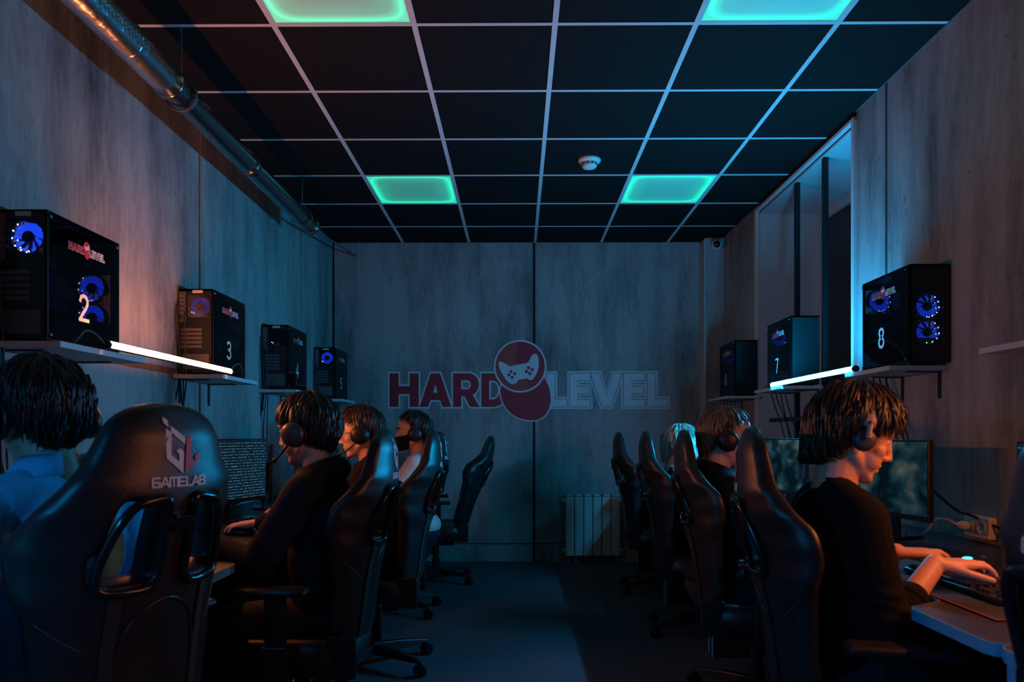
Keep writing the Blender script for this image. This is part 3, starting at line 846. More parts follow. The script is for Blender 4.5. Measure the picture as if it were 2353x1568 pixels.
def computer(num, x, yc, rz, label, rear='hi', front='hi', leds=True, fl=None, cables=(), solid=False):
    t = empty('computer_tower', (x, yc, SHZ + 0.006), rz); tag(t, label, 'computer', 'black computer towers on the shelves')
    hw, hl = CW / 2, CL / 2
    s = MB()
    s.box((0, 0, 0.010), (CW, CL - 0.01, 0.012)); s.box((0, 0, CH - 0.006), (CW, CL, 0.012)); s.box((-hw + 0.002, 0, CH / 2), (0.004, CL - 0.01, CH - 0.02))
    s.box((hw - 0.004, hl - 0.012, CH / 2), (0.008, 0.024, CH - 0.02)); s.box((hw - 0.004, -hl + 0.006, CH / 2), (0.008, 0.012, CH - 0.02))
    fz = 0.335
    frame_plate(s, -hw, hw, 0.004, CH, [(0.072 - 0.112, 0.072, fz - 0.056, fz + 0.056)], -hl + 0.0015, 0.003)
    fzs = (0.135, 0.245)
    frame_plate(s, -hw, hw, 0.004, CH, [] if solid else [(-0.056, 0.056, fzs[0] - 0.054, fzs[0] + 0.054), (-0.056, 0.056, fzs[1] - 0.054, fzs[1] + 0.054)], hl - 0.004, 0.008)
    s.box((-0.004, 0, 0.06), (CW - 0.016, CL - 0.03, 0.10))           # power-supply shroud
    s.obj('case', 'case_black', t, bevel=0.0025)
    MB().box((-hw + 0.010, -0.05, 0.27), (0.006, 0.24, 0.26)).obj('mainboard', 'board', t)
    gp_ = MB().box((-0.02, -0.07, 0.20), (0.10, 0.22, 0.035)).obj('graphics_card', 'plastic_grey', t, bevel=0.004)
    c = MB().box((-hw + 0.05, -0.06, 0.315), (0.07, 0.07, 0.07))
    c.obj('cpu_cooler', 'io_metal', t, bevel=0.003)
    g = MB(); lattice(g, 0.072 - 0.112, 0.072, fz - 0.056, fz + 0.056, -hl + 0.001, 0.0085)
    for q in (() if solid else fzs): lattice(g, -0.056, 0.056, q - 0.054, q + 0.054, hl - 0.0005, 0.0085, 0.0011)
    o = g.obj('grille', 'case_black', t, recalc=False); o['kind'] = 'stuff'
    make_fan(t, (0.016, -hl + 0.020, fz), 0, 0.052, 'blade_' + rear, leds)
    for q in (() if solid else fzs):
        make_fan(t, (0, hl - 0.026, q), 0, 0.050, 'blade_' + front, fl if fl is not None else leds)
    MB().box((hw + 0.002, 0.004, CH / 2 + 0.002), (0.004, CL - 0.018, CH - 0.012)).obj('side_glass', 'case_glass', t)
    sc = MB()
    for y in (-hl + 0.012, hl - 0.02):
        for z in (0.02, CH - 0.02): sc.lathe([(0.005, 0), (0.005, 0.004)], 10, Matrix.Translation((hw + 0.004, y, z)) @ Matrix.Rotation(PI / 2, 4, 'Y'))
    sc.obj('glass_screws', 'io_metal', t)
    # rear connectors
    io = MB(); io.box((-hw + 0.020, -hl - 0.002, fz - 0.004), (0.032, 0.004, 0.15)).obj('io_shield', 'plastic_grey', t)
    pm = MB()
    for z in (0.05, 0.03, 0.01, -0.012, -0.035, -0.055): pm.box((-hw + 0.020 + random.uniform(-.004, .004), -hl - 0.005, fz + z), (0.018, 0.008, 0.009))
    pm.obj('port', 'io_metal', t)
    sl = MB()
    for z in range(5): sl.box((-0.02, -hl - 0.001, 0.135 + 0.021 * z), (0.10, 0.003, 0.014))
    sl.obj('slot_cover', 'plastic_grey', t)
    MB().box((0.0, -hl - 0.002, 0.06), (0.13, 0.004, 0.075)).obj('power_supply_face', 'plastic_grey', t)
    MB().box((0.01, -hl - 0.001, CH - 0.014), (0.05, 0.003, 0.014)).obj('paper_label', 'plastic_white', t)
    ft = MB()
    for a in (-1, 1):
        for b in (-1, 1): ft.lathe([(0.012, -0.006), (0.014, 0.004)], 12, Matrix.Translation((a * 0.06, b * 0.16, 0)))
    ft.obj('rubber_foot', 'plastic_black', t)
    # stickers on the glass
    xg = hw + 0.0046
    s_ = 1 if rz == 0 else 1
    small_logo(t, xg, -0.105, CH - 0.098, 0.0255)
    d = MB()
    for l in DIG[num]: d.stroke2d(l, 0.15, lambda u, v: (xg + 0.0006, -0.045 + u * 0.084, 0.095 + v * 0.084), False, (1, 0, 0))
    d.obj('number_sticker', 'decal_white', t, recalc=False)
    for pts in cables:
        MB().tube(spline(pts), 0.0035, 6).obj('cable', 'plastic_black', t, smooth=True)
    return t
def rear_cables(seed):
    r = random.Random(seed); out = []
    hl = CL / 2
    for k in range(4):
        x = -0.075 + 0.013 * k; z = (0.34, 0.28, 0.08, 0.3)[k]
        ey = -hl + 0.03 + r.uniform(0, .1)
        out.append([(x, -hl - 0.004, z), (x - 0.005, -hl - 0.028 - r.uniform(0, .01), z - 0.03), (x, -hl - 0.03, 0.02), (x, -hl - 0.025, -0.05), (x + r.uniform(-.03, .03) - 0.02, -hl + 0.02, -0.30), (x - 0.02, ey, -0.62), (x - 0.02, ey, -0.70)])
    return out
XLC = XL + 0.006 + CW / 2 + 0.0
computer('2', XLC, 2.31 + CL / 2, 0, 'big near black computer tower with a lit blue fan, numbered 2', 'hi', 'hi', True, cables=rear_cables(1))
computer('3', XLC, 3.575 + CL / 2, 0, 'black computer tower numbered 3 at the far end of the orange tube', 'low', 'off', 'few', fl=False, cables=rear_cables(2))
computer('4', XLC, 4.745 + CL / 2, 0, 'unlit black computer tower numbered 4', 'off', 'off', 'few', fl=False, cables=rear_cables(3))
computer('5', XLC, 5.975 + CL / 2, 0, 'farthest black computer tower on the left wall, numbered 5', 'mid', 'off', 'few', fl=False, cables=rear_cables(4))
def front_cables(seed):
    r = random.Random(seed); hl = CL / 2; out = []
    for k in range(4):
        x = -0.05 + 0.03 * k; z = (0.34, 0.28, 0.08, 0.3)[k]
        out.append([(x, -hl - 0.004, z), (x, -hl - 0.03, z - 0.04), (x, -hl - 0.035, 0.0), (x, -hl - 0.03, -0.06), (x - 0.02 + r.uniform(-.02, .02), -hl + 0.08 + r.uniform(-.06, .1), -0.35), (x - 0.02, -hl + 0.1, -0.66), (x - 0.02, -hl + 0.1, -0.70)])
    return out
XRC = XR - 0.006 - CW / 2
computer('9', XRC, 1.905 + CL / 2, PI, 'black computer tower edge at the right border of the picture', 'mid', 'hi', True)
computer('8', XRC, 3.075 + CL / 2, PI, 'black computer tower with two round blue fan grilles, numbered 8', 'hi', 'mid', True, cables=front_cables(5))
computer('7', XRC, 4.40 + CL / 2, PI, 'black computer tower numbered 7 in front of the window niche', 'mid', 'off', 'few', fl=False, cables=front_cables(6), solid=True)
computer('6', XRC, 5.53 + CL / 2, PI, 'farthest black computer tower on the right wall, numbered 6', 'low', 'off', False, cables=front_cables(7), solid=True)

# ------------------------------------------------------------------ desks
DKZ = 0.73
def desk_outline(L, D=0.875, Rr=0.755):
    """x = 0 at the wall, front at x = D; cut-out in front of the player"""
    a, b = 0.30, 0.40       # cut-out start / end of the slope
    def S(p0, p1, n=6, ax=1):
        out = []
        for i in range(n + 1):
            t = i / n; e = t * t * (3 - 2 * t)
            out.append((p0[0] + (p1[0] - p0[0]) * e, p0[1] + (p1[1] - p0[1]) * t))
        return out
    pts = [(0.0, 0.002), (D - 0.03, 0.002), (D - 0.009, 0.011), (D, 0.032)]
    pts += [(D, a - 0.03)] + S((D, a), (Rr, b), 8)
    pts += S((Rr, L - b), (D, L - a), 8) + [(D, L - a + 0.03)]
    pts += [(D, L - 0.032), (D - 0.009, L - 0.011), (D - 0.03, L - 0.002), (0.0, L - 0.002)]
    return pts
def desk(side, y0, L, label, D=0.875, Rr=0.755):
    t = empty('gaming_desk', (XL if side < 0 else XR, y0, 0)); tag(t, label, 'desk', 'black gaming desks along the walls')
    sg = 1 if side < 0 else -1
    g0 = 0.004
    pts = [(sg * max(x, g0), y) for x, y in desk_outline(L, D, Rr)]
    MB().prism(pts, DKZ - 0.026, DKZ).obj('tabletop', 'desk_black', t)
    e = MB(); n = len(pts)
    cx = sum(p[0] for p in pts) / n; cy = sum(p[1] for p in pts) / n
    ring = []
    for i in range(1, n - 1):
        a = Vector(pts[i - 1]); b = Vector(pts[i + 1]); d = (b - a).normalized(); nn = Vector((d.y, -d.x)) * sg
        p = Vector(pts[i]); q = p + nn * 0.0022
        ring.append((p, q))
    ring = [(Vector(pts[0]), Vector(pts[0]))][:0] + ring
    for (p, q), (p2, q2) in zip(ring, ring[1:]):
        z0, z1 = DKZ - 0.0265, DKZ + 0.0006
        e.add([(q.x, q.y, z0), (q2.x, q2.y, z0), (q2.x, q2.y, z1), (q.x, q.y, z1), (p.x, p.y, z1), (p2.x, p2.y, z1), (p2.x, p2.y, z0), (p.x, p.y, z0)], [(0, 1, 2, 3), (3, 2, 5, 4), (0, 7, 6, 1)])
    e.obj('edge_band', 'edge_blue_lit_tint', t)
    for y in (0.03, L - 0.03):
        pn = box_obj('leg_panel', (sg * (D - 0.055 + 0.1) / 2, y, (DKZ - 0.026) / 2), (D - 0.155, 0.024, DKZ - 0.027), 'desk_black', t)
        box_obj('panel_edge', (sg * (D - 0.0538), y, (DKZ - 0.026) / 2), (0.0024, 0.025, DKZ - 0.03), 'edge_blue_lit_tint', pn)
    box_obj('back_rail', (sg * 0.2, L / 2, 0.50), (0.02, L - 0.09, 0.28), 'desk_black', t)
LR = 1.168
for k, (y0, w) in enumerate(((0.29, 'nearest desk on the right, mostly hidden by the near chair'), (1.46, 'black desk with edge band coloured as blue-lit under the typing hands'), (2.63, 'black desk under the monitor beside the wall cable'), (3.80, 'black desk in front of the window niche'), (4.97, 'far right black desk beside the corner column'))):
    desk(1, y0, LR, w)
for k, (y0, w) in enumerate(((0.92, 'near left black desk in front of the seated person with pale collar'), (2.05, 'black desk in front of the hoodie wearer'), (3.18, 'black desk with the text-filled monitor'), (4.31, 'black desk in front of the masked person'), (5.44, 'far left black desk before the empty reclined chair'))):
    desk(-1, y0, 1.126, w, 0.66 if k == 0 else 0.76, 0.55 if k == 0 else 0.64)

# ------------------------------------------------------------------ monitors, keyboards, mice
def monitor(x, y, rz, scr, label, W=0.54, H=0.315, lift=0.085):
    """screen faces local -y"""
    t = empty('monitor', (x, y, DKZ + 0.001), rz); tag(t, label, 'monitor', 'black monitors on the desks')
    zc = lift + H / 2
    MB().box((0, 0, zc), (W, 0.022, H)).box((0, 0.018, zc - 0.02), (W * 0.5, 0.02, H * 0.5)).obj('housing', 'plastic_black', t, bevel=0.004)
    MB().box((0, -0.0118, zc + 0.006), (W - 0.02, 0.0016, H - 0.03)).obj('display', scr, t)
    MB().box((0, 0.045, lift / 2 + 0.07), (0.05, 0.018, lift + 0.13)).obj('stand_neck', 'plastic_black', t, bevel=0.004)
    MB().prism([(-0.13, -0.09), (0.13, -0.09), (0.10, 0.10), (-0.10, 0.10)], 0, 0.012).obj('stand_foot', 'plastic_gloss', t, bevel=0.004)
    return t
monitor(1.53, 3.03, -PI / 2 + 0.14, 'screen_game', 'wide monitor showing a dim teal game scene beside the wall cable')
monitor(1.52, 4.18, -PI / 2 + 0.14, 'screen_field', 'far monitor with pale shapes behind the person in the black jumper')
monitor(1.60, 2.02, -PI / 2 + 0.10, 'screen_list', 'monitor cut off by the right near chair at the picture edge')
monitor(-1.40, 3.56, PI / 2 - 0.30, 'screen_list', 'monitor filled with lines of text beside the near left chair', W=0.50)
monitor(-1.42, 4.18, PI / 2 + 0.32, 'plastic_gloss', 'dark monitor behind the head of the person with blue-lit ear cup', W=0.50, lift=0.05)
monitor(-1.40, 5.62, PI / 2 - 0.12, 'screen_field', 'far left monitor glimpsed between two heads')

def keyboard(x, y, rz, label, single=True):
    t = empty('keyboard', (x, y, DKZ + 0.0042), rz); tag(t, label, 'keyboard', 'black keyboards')
    MB().box((0, 0, 0.009), (0.44, 0.14, 0.016)).obj('tray', 'plastic_black', t, bevel=0.004)
    km = MB()
    km.add([(-.0085, -.0085, 0), (.0085, -.0085, 0), (.0085, .0085, 0), (-.0085, .0085, 0), (-.0065, -.006, .009), (.0065, -.006, .009), (.0065, .007, .009), (-.0065, .007, .009)], [(4, 5, 6, 7), (0, 1, 5, 4), (1, 2, 6, 5), (2, 3, 7, 6), (3, 0, 4, 7)])
    spots = [(-0.199 + 0.0199 * i + 0.004 * (r % 2), -0.052 + 0.0208 * r) for r in range(6) for i in range(21) if not (r == 0 and 4 <= i <= 9) and i not in (15, 19)]
    if single:
        me = km.mesh('key', 'key_black')
        for a, b in spots:
            o = link('key', me, t); o.location = (a, b, 0.017)
        MB().box((-0.055, -0.052, 0.021), (0.112, 0.017, 0.008)).obj('space_bar', 'key_black', t, bevel=0.002)
    else:
        m = MB()
        for a, b in spots: m.add([(p[0] + a, p[1] + b, p[2] + 0.017) for p in km.v], km.f)
        m.obj('keys', 'key_black', t)['kind'] = 'stuff'
    return t
def mouse(x, y, rz, label, glow=False):
    t = empty('mouse', (x, y, DKZ + 0.0048), rz); tag(t, label, 'mouse', 'computer mice')
    m = MB()
    rows = []
    for j in range(9):
        v = j / 8; yy = -0.06 + 0.12 * v; w = 0.032 * (math.sin(PI * (0.12 + 0.76 * v)) ** 0.5); h = 0.036 * (math.sin(PI * (0.1 + 0.78 * (1 - v) ** 0.85)) ** 0.8)
        rows.append([(w * math.cos(PI * i / 8), yy, h * math.sin(PI * i / 8)) for i in range(9)])
    vs_ = [p for r in rows for p in r]; fs_ = [(j * 9 + i, j * 9 + i + 1, j * 9 + i + 10, j * 9 + i + 9) for j in range(8) for i in range(8)]
    fs_ += [tuple(range(8, -1, -1)), tuple(8 * 9 + i for i in range(9))] + [(j * 9, (j + 1) * 9, (j + 1) * 9 + 8, j * 9 + 8) for j in range(8)]
    m.add(vs_, fs_).obj('shell', 'plastic_black', t, smooth=True)
    if glow:
        MB().ellipsoid((0, -0.028, 0.030), (0.012, 0.018, 0.006)).obj('lit_logo', 'mouse_glow', t, smooth=True)
    MB().lathe([(0.010, -0.003), (0.010, 0.003)], 12, Matrix.Translation((0, 0.03, 0.027)) @ Matrix.Rotation(PI / 2, 4, 'Y')).obj('wheel', 'plastic_grey', t)
    MB().tube(spline([(0, 0.058, 0.006), (0.01, 0.11, 0.004), (-0.02, 0.18, 0.0035), (0.0, 0.24, 0.0035)]), 0.002, 6).obj('cable', 'plastic_black', t)
def mat_pad(x, y, w, d, rz, label, rim=False):
    t = empty('mouse_pad', (x, y, DKZ + 0.0012), rz); tag(t, label, 'mouse pad', 'desk mats')
    MB().box((0, 0, 0.0012), (w, d, 0.0024)).obj('mat', 'pad_black', t, bevel=0.001)
    if rim:
        m = MB()
        for s_ in (-1, 1): m.box((0, s_ * (d / 2 - 0.004), 0.0018), (w, 0.006, 0.0024)); m.box((s_ * (w / 2 - 0.004), 0, 0.0018), (0.006, d - 0.014, 0.0024))
        m.obj('rim', 'pad_red', t)
RZR = -PI / 2      # facing +x
mat_pad(1.24, 2.06, 0.84, 0.33, RZR, 'large black desk mat with red rim under the typing hands', True)
keyboard(1.24, 1.99, RZR, 'black keyboard under the typing hands')
mouse(1.43, 2.28, RZR + 0.2, 'black mouse with a glowing cyan logo near the typing hands', True)
mat_pad(1.28, 3.10, 0.80, 0.30, RZR, 'dark desk mat below the monitor with the game scene')
keyboard(1.26, 3.16, RZR, 'black keyboard on the desk mat below the game scene', False)
mouse(1.22, 2.80, RZR, 'black mouse under the hand reaching from behind the black jumper')
keyboard(-1.20, 2.60, PI / 2, 'black keyboard in front of the hoodie wearer', False)
mouse(-1.165, 3.04, PI / 2, 'black mouse held by the hoodie wearer')
keyboard(-1.20, 3.70, PI / 2, 'black keyboard below the text-filled monitor', False)

# wall socket with plug and the monitor cable on the right wall
t = empty('wall_socket', (XR, 2.86, 0.79)); tag(t, 'white double wall socket just above the desk', 'socket')
MB().box((-0.018, 0, 0), (0.034, 0.16, 0.085)).obj('socket_box', 'plastic_white', t, bevel=0.006)
for s_ in (-1, 1):
    MB().lathe([(0.026, 0), (0.026, 0.003), (0.021, 0.003), (0.020, -0.002)], 20, Matrix.Translation((-0.0355, s_ * 0.038, 0)) @ Matrix.Rotation(-PI / 2, 4, 'Y')).obj('socket_face', 'plastic_white', t)
t = empty('power_plug', (XR - 0.040, 2.90, 0.79)); tag(t, 'white plug with looping white cable in the wall socket', 'plug')
MB().lathe([(0.019, 0), (0.019, 0.02), (0.012, 0.04)], 16, Matrix.Rotation(-PI / 2, 4, 'Y')).obj('plug_body', 'plastic_white', t, smooth=True)
MB().tube(spline([(-0.035, 0, 0), (-0.07, 0.02, 0.02), (-0.09, 0.06, 0.015), (-0.10, 0.10, -0.03), (-0.09, 0.15, -0.052)]), 0.005, 8).obj('cable', 'plastic_white', t, smooth=True)
o = MB().tube(spline([(1.575, 2.80, 0.955), (1.70, 2.83, 0.86), (1.79, 2.86, 0.83), (1.815, 2.72, 0.795), (1.81, 2.60, 0.80), (1.812, 2.50, 0.86), (1.80, 2.38, 0.85), (1.74, 2.30, 0.76), (1.72, 2.26, 0.736)]), 0.0055, 8).obj('monitor_cable', 'plastic_black', smooth=True)
tag(o, 'thick black cable sagging along the right wall to the game monitor', 'cable')
t = empty('wall_outlet', (XL, 4.05, 1.02)); tag(t, 'small dark wall outlet box beside the dark monitor', 'socket')
MB().box((0.018, 0, 0), (0.034, 0.075, 0.085)).obj('outlet_box', 'plastic_grey', t, bevel=0.004)
MB().lathe([(0.022, 0), (0.022, 0.004), (0.018, 0.004), (0.016, 0)], 16, Matrix.Translation((0.035, 0, 0)) @ Matrix.Rotation(PI / 2, 4, 'Y')).obj('socket_face', 'plastic_black', t)

# ------------------------------------------------------------------ gaming chairs
S_TOT = 0.765
SEAT_Z = 0.46
HWT = [(0, .20), (.06, .225), (.16, .225), (.28, .235), (.36, .262), (.44, .268), (.52, .25), (.58, .215), (.64, .175), (.69, .155), (.73, .13), (.755, .085), (.765, .03)]
WING = [(0, .05), (.08, .055), (.18, .05), (.30, .075), (.40, .115), (.47, .115), (.54, .07), (.60, .035), (.68, .025), (.765, .01)]
THK = [(0, .075), (.2, .085), (.45, .08), (.6, .075), (.7, .065), (.75, .04), (.765, .018)]
BEND = [(0, .0), (.2, -.012), (.4, .0), (.55, .012), (.68, -.004), (.765, -.02)]
def back_pt(u, s, side, rec):
    hw = lerp_tab(HWT, s); th = lerp_tab(THK, s); wg = lerp_tab(WING, s); bd = lerp_tab(BEND, s)
    au = abs(u)
    if side > 0:   # rear
        n = bd + th / 2 - (wg * 0.95 + th * 0.30) * au ** 2.6
    else:
        n = bd - th / 2 - wg * au ** 2.0 + th * 0.18 * au ** 4
    x = u * hw
    b = rec
    return Vector((x, -0.215 - math.sin(b) * s - math.cos(b) * n, SEAT_Z - 0.01 + math.cos(b) * s - math.sin(b) * n))
def back_nrm(u, s, rec):
    e = 0.004
    a = back_pt(u + e, s, 1, rec) - back_pt(u - e, s, 1, rec); c = back_pt(u, s + e, 1, rec) - back_pt(u, s - e, 1, rec)
    n = a.cross(c); n.normalize()
    if n.y > 0: n = -n
    return n
def rear_xy(x, s, rec, lift):
    u = x / lerp_tab(HWT, s)
    return back_pt(u, s, 1, rec) + back_nrm(u, s, rec) * lift
GLW = [[(300,185),(375,235),(372,370),(295,290)], [(400,330),(640,540),(630,660),(400,450)], [(315,380),(400,445),(385,850),(520,965),(530,850),(470,770),(545,725),(615,790),(590,1180),(300,900)]]
GLR = [[(665,540),(755,490),(735,950),(800,945),(795,1060),(625,1170)], [(835,850),(925,815),(915,940),(825,985)]]
GAMELAB = {  # stroke letters
 'G': [[(.9,.95),(.15,.95),(.05,.8),(.05,.15),(.15,.05),(.75,.05),(.9,.2),(.9,.5),(.35,.5)]], 'A': [[(.0,.05),(.45,.95),(.6,.95),(.95,.05)], [(.35,.32),(.85,.32)]],
 'M': [[(.05,.05),(.05,.95),(.95,.95),(.95,.05)], [(.5,.95),(.5,.05)]], 'E': [[(.9,.95),(.05,.95),(.05,.05),(.9,.05)], [(.05,.5),(.75,.5)]],
 'L': [[(.05,.95),(.05,.05),(.85,.05)]], 'B': [[(.05,.05),(.05,.95),(.8,.95),(.92,.75),(.75,.52),(.95,.3),(.8,.05),(.05,.05)], [(.05,.52),(.75,.52)]]}
def make_chair(label, rec=math.radians(11)):
    t = empty('gaming_chair'); tag(t, label, 'chair', 'black gaming chairs')
    # backrest shell with two belt holes
    NU, NS = 26, 40
    us = [-1 + 2 * i / NU for i in range(NU + 1)]; ss = [S_TOT * (1 - (1 - j / NS) ** 1.15) for j in range(NS + 1)]
    def hole(i, j):
        s = (ss[j] + ss[j + 1]) / 2; u = abs((us[i] + us[i + 1]) / 2)
        if not (0.375 < s < 0.555): return False
        k = (s - 0.375) / 0.18
        return 0.15 < u < 0.60 - 0.06 * k
    m = MB(); idx = {}
    for sd in (1, -1):
        for i, u in enumerate(us):
            for j, s in enumerate(ss):
                idx[(sd, i, j)] = len(m.v); m.v.append(tuple(back_pt(u, s, sd, rec)))
    for i in range(NU):
        for j in range(NS):
            if hole(i, j):
                for (di, dj, e) in ((-1, 0, ((i, j), (i, j + 1))), (1, 0, ((i + 1, j), (i + 1, j + 1))), (0, -1, ((i, j), (i + 1, j))), (0, 1, ((i, j + 1), (i + 1, j + 1)))):
                    if not hole(i + di, j + dj):
                        a, b = e; m.f.append((idx[(1,) + a], idx[(1,) + b], idx[(-1,) + b], idx[(-1,) + a]))
                continue
            for sd in (1, -1):
                m.f.append((idx[(sd, i, j)], idx[(sd, i + 1, j)], idx[(sd, i + 1, j + 1)], idx[(sd, i, j + 1)]))
    for j in range(NS):
        for i in (0, NU): m.f.append((idx[(1, i, j)], idx[(1, i, j + 1)], idx[(-1, i, j + 1)], idx[(-1, i, j)]))
    for i in range(NU):
        for j in (0, NS): m.f.append((idx[(1, i, j)], idx[(1, i + 1, j)], idx[(-1, i + 1, j)], idx[(-1, i, j)]))
    bk = m.obj('backrest', 'leather', t, smooth=True, sub=1)
    # plastic rims of the holes, on the rear side
    for sg in (-1, 1):
        cs = []
        for (u, s) in ((.135, .39), (.135, .47), (.14, .54), (.19, .564), (.32, .562), (.46, .55), (.53, .51), (.57, .44), (.60, .385), (.55, .364), (.36, .361), (.20, .365)):
            cs.append(back_pt(sg * u, s, 1, rec) + back_nrm(sg * u, s, rec) * 0.004)
        cs2 = spline(cs + [cs[0]], 4)[:-1]
        MB().tube(cs2, 0.011, 8, closed=True).obj('hole_rim', 'plastic_gloss', t, smooth=True)
        ci = [p + (back_nrm(0, .47, rec) * -0.02) for p in cs2]
    # buckle and straps
    m = MB(); q = [rear_xy(0.0, 0.51, rec, 0.010)]
    R = Matrix.Translation(q[0]) @ Matrix.Rotation(rec, 4, 'X')
    m.box((0, 0, 0), (0.036, 0.02, 0.034), R); m.box((0, 0, 0), (0.064, 0.012, 0.02), R)
    m.obj('buckle', 'plastic_gloss', t, bevel=0.003)
    for sg in (-1, 1):
        m = MB(); pr = None
        ladder = []
        for k in range(10):
            s = 0.37 - 0.355 * k / 9; x = sg * (0.118 + 0.004 * k / 9)
            ladder.append((rear_xy(x - 0.013, s, rec, 0.0035), rear_xy(x + 0.013, s, rec, 0.0035)))
        for (a, b), (c, d) in zip(ladder, ladder[1:]): m.add([a, b, d, c], [(0, 1, 2, 3)])
        o = m.obj('strap', 'webbing', t, recalc=False); md = o.modifiers.new('th', 'SOLIDIFY'); md.thickness = 0.003; md.offset = 0
    # arched lower panel with piping
    arch = [(-.105, .02), (-.108, .15), (-.10, .23), (-.075, .29), (-.035, .322), (0, .33), (.035, .322), (.075, .29), (.10, .23), (.108, .15), (.105, .02)]
    MB().tube(spline([rear_xy(x, s, rec, 0.001) for x, s in arch], 4), 0.0032, 6).obj('panel_piping', 'leather_side', t, smooth=True)
    # emblem
    EK = 1.0e-4; EV = 1.22e-4
    def em(e): return lambda px, py: rear_xy((px - 560) * EK * 1.50, 0.738 - (py - 185) * EV, rec, e)
    m = MB()
    for p in GLW: m.poly2d(p, (), em(0.0022))
    x = 0.0
    for ch in 'GAMELAB':
        w = {'M': 1.15, 'L': .8}.get(ch, 1.0)
        for l in GAMELAB[ch]: m.stroke2d([(60 + (x + a * w * .9) * 142, 1410 - b * 170) for a, b in l], 30, em(0.0022), False, (0, -1, -0.2))
        x += w
    e = m.obj('emblem', 'decal_white', t, recalc=False)
    m = MB()
    for p in GLR: m.poly2d(p, (), em(0.0022))
    m.obj('emblem_red', 'decal_red', e, recalc=False)
    # seams on the wings
    for sg in (-1, 1):
        MB().tube(spline([back_pt(sg * u, s, 1, rec) + back_nrm(sg * u, s, rec) * 0.0005 for u, s in ((.98, .30), (.88, .27), (.78, .25), (.70, .235))], 4), 0.0018, 5).obj('seam', 'stitch', t, smooth=True)
    # seat
    m = MB(); NX_, NY2 = 18, 18
    def sp(u, v, top):
        # superellipse outline
        hw = 0.255 - 0.012 * v; hd = 0.255
        k = (abs(u) ** 4 + abs(v) ** 4) ** 0.25 if (u or v) else 0
        mx = max(abs(u), abs(v)); f = mx / k if k else 1
        x = u * f * hw; y = v * f * hd + 0.02
        r = min(1, k and mx)
        if top:
            z = SEAT_Z + 0.045 * max(0, (abs(u) - .5) / .5) ** 2 * (1 - .35 * max(0, v)) - 0.035 * max(0, (v - .55) / .45) ** 2 - 0.05 * max(0, (mx - .86) / .14) ** 2
        else:
            z = SEAT_Z - 0.115 + 0.03 * max(0, (mx - .8) / .2) ** 2
        return (x, y, z)
    ii = {}
    for tp in (1, 0):
        for i in range(NX_ + 1):
            for j in range(NY2 + 1):
                ii[(tp, i, j)] = len(m.v); m.v.append(sp(-1 + 2 * i / NX_, -1 + 2 * j / NY2, tp))
    for tp in (1, 0):
        for i in range(NX_):
            for j in range(NY2): m.f.append((ii[(tp, i, j)], ii[(tp, i + 1, j)], ii[(tp, i + 1, j + 1)], ii[(tp, i, j + 1)]))
    for i in range(NX_):
        for j in (0, NY2): m.f.append((ii[(1, i, j)], ii[(1, i + 1, j)], ii[(0, i + 1, j)], ii[(0, i, j)]))
        for j in (0, NX_): m.f.append((ii[(1, j, i)], ii[(1, j, i + 1)], ii[(0, j, i + 1)], ii[(0, j, i)]))
    m.obj('seat', 'leather', t, smooth=True, sub=1)
    # hinges, arms
    for sg in (-1, 1):
        MB().box((sg * 0.232, -0.20, SEAT_Z - 0.04), (0.016, 0.10, 0.15)).obj('hinge_cover', 'plastic_black', t, bevel=0.008)
        ar = MB().box((sg * 0.315, 0.02, 0.665), (0.085, 0.26, 0.028)).obj('arm_pad', 'plastic_black', t, bevel=0.012, seg=3)
        MB().box((sg * 0.315, 0.0, 0.53), (0.028, 0.07, 0.245)).box((sg * 0.315, 0.0, 0.425), (0.04, 0.085, 0.12)).obj('arm_post', 'plastic_black', t, bevel=0.006)
        MB().box((sg * 0.24, 0.0, 0.352), (0.19, 0.07, 0.018)).obj('arm_bracket', 'steel_black', t, bevel=0.003)
    MB().box((0, -0.01, 0.322), (0.20, 0.26, 0.04)).box((0.17, 0.02, 0.318), (0.16, 0.012, 0.01)).obj('tilt_mechanism', 'steel_black', t, bevel=0.006)
    MB().lathe([(0.025, 0.30), (0.025, 0.19), (0.031, 0.185), (0.031, 0.10)], 20).obj('gas_lift', 'plastic_black', t, smooth=False)
    MB().lathe([(0.045, 0.065), (0.052, 0.075), (0.052, 0.115), (0.040, 0.125)], 20).obj('hub', 'plastic_black', t)
    lg_ = MB()
    prof = [(0.04, 0.066, 0.030, 0.05), (0.16, 0.066, 0.026, 0.042), (0.27, 0.066, 0.020, 0.026), (0.325, 0.066, 0.014, 0.014)]
    vs_ = []; fs_ = []
    for x, z, w, h in prof: vs_ += [(x, -w, z), (x, w, z), (x, w * .7, z + h), (x, -w * .7, z + h)]
    for k in range(3):
        for q in range(4): fs_.append((k * 4 + q, k * 4 + (q + 1) % 4, k * 4 + 4 + (q + 1) % 4, k * 4 + 4 + q))
    fs_ += [(3, 2, 1, 0), (12, 13, 14, 15)]
    leg_me = lg_.add(vs_, fs_).mesh('base_leg', 'plastic_black')
    cm = MB()
    for sg in (-1, 1): cm.lathe([(0.010, 0), (0.028, 0.001), (0.030, 0.005), (0.030, 0.014), (0.027, 0.018), (0.008, 0.019)], 18, Matrix.Translation((0, sg * 0.004 if sg > 0 else -0.023, 0.030)) @ Matrix.Rotation(-PI / 2, 4, 'X'))
    cm.box((0, 0, 0.048), (0.03, 0.012, 0.022)); cm.tube([(0, 0, 0.05), (0, 0, 0.078)], 0.007, 8)
    cas_me = cm.mesh('caster', 'plastic_gloss')
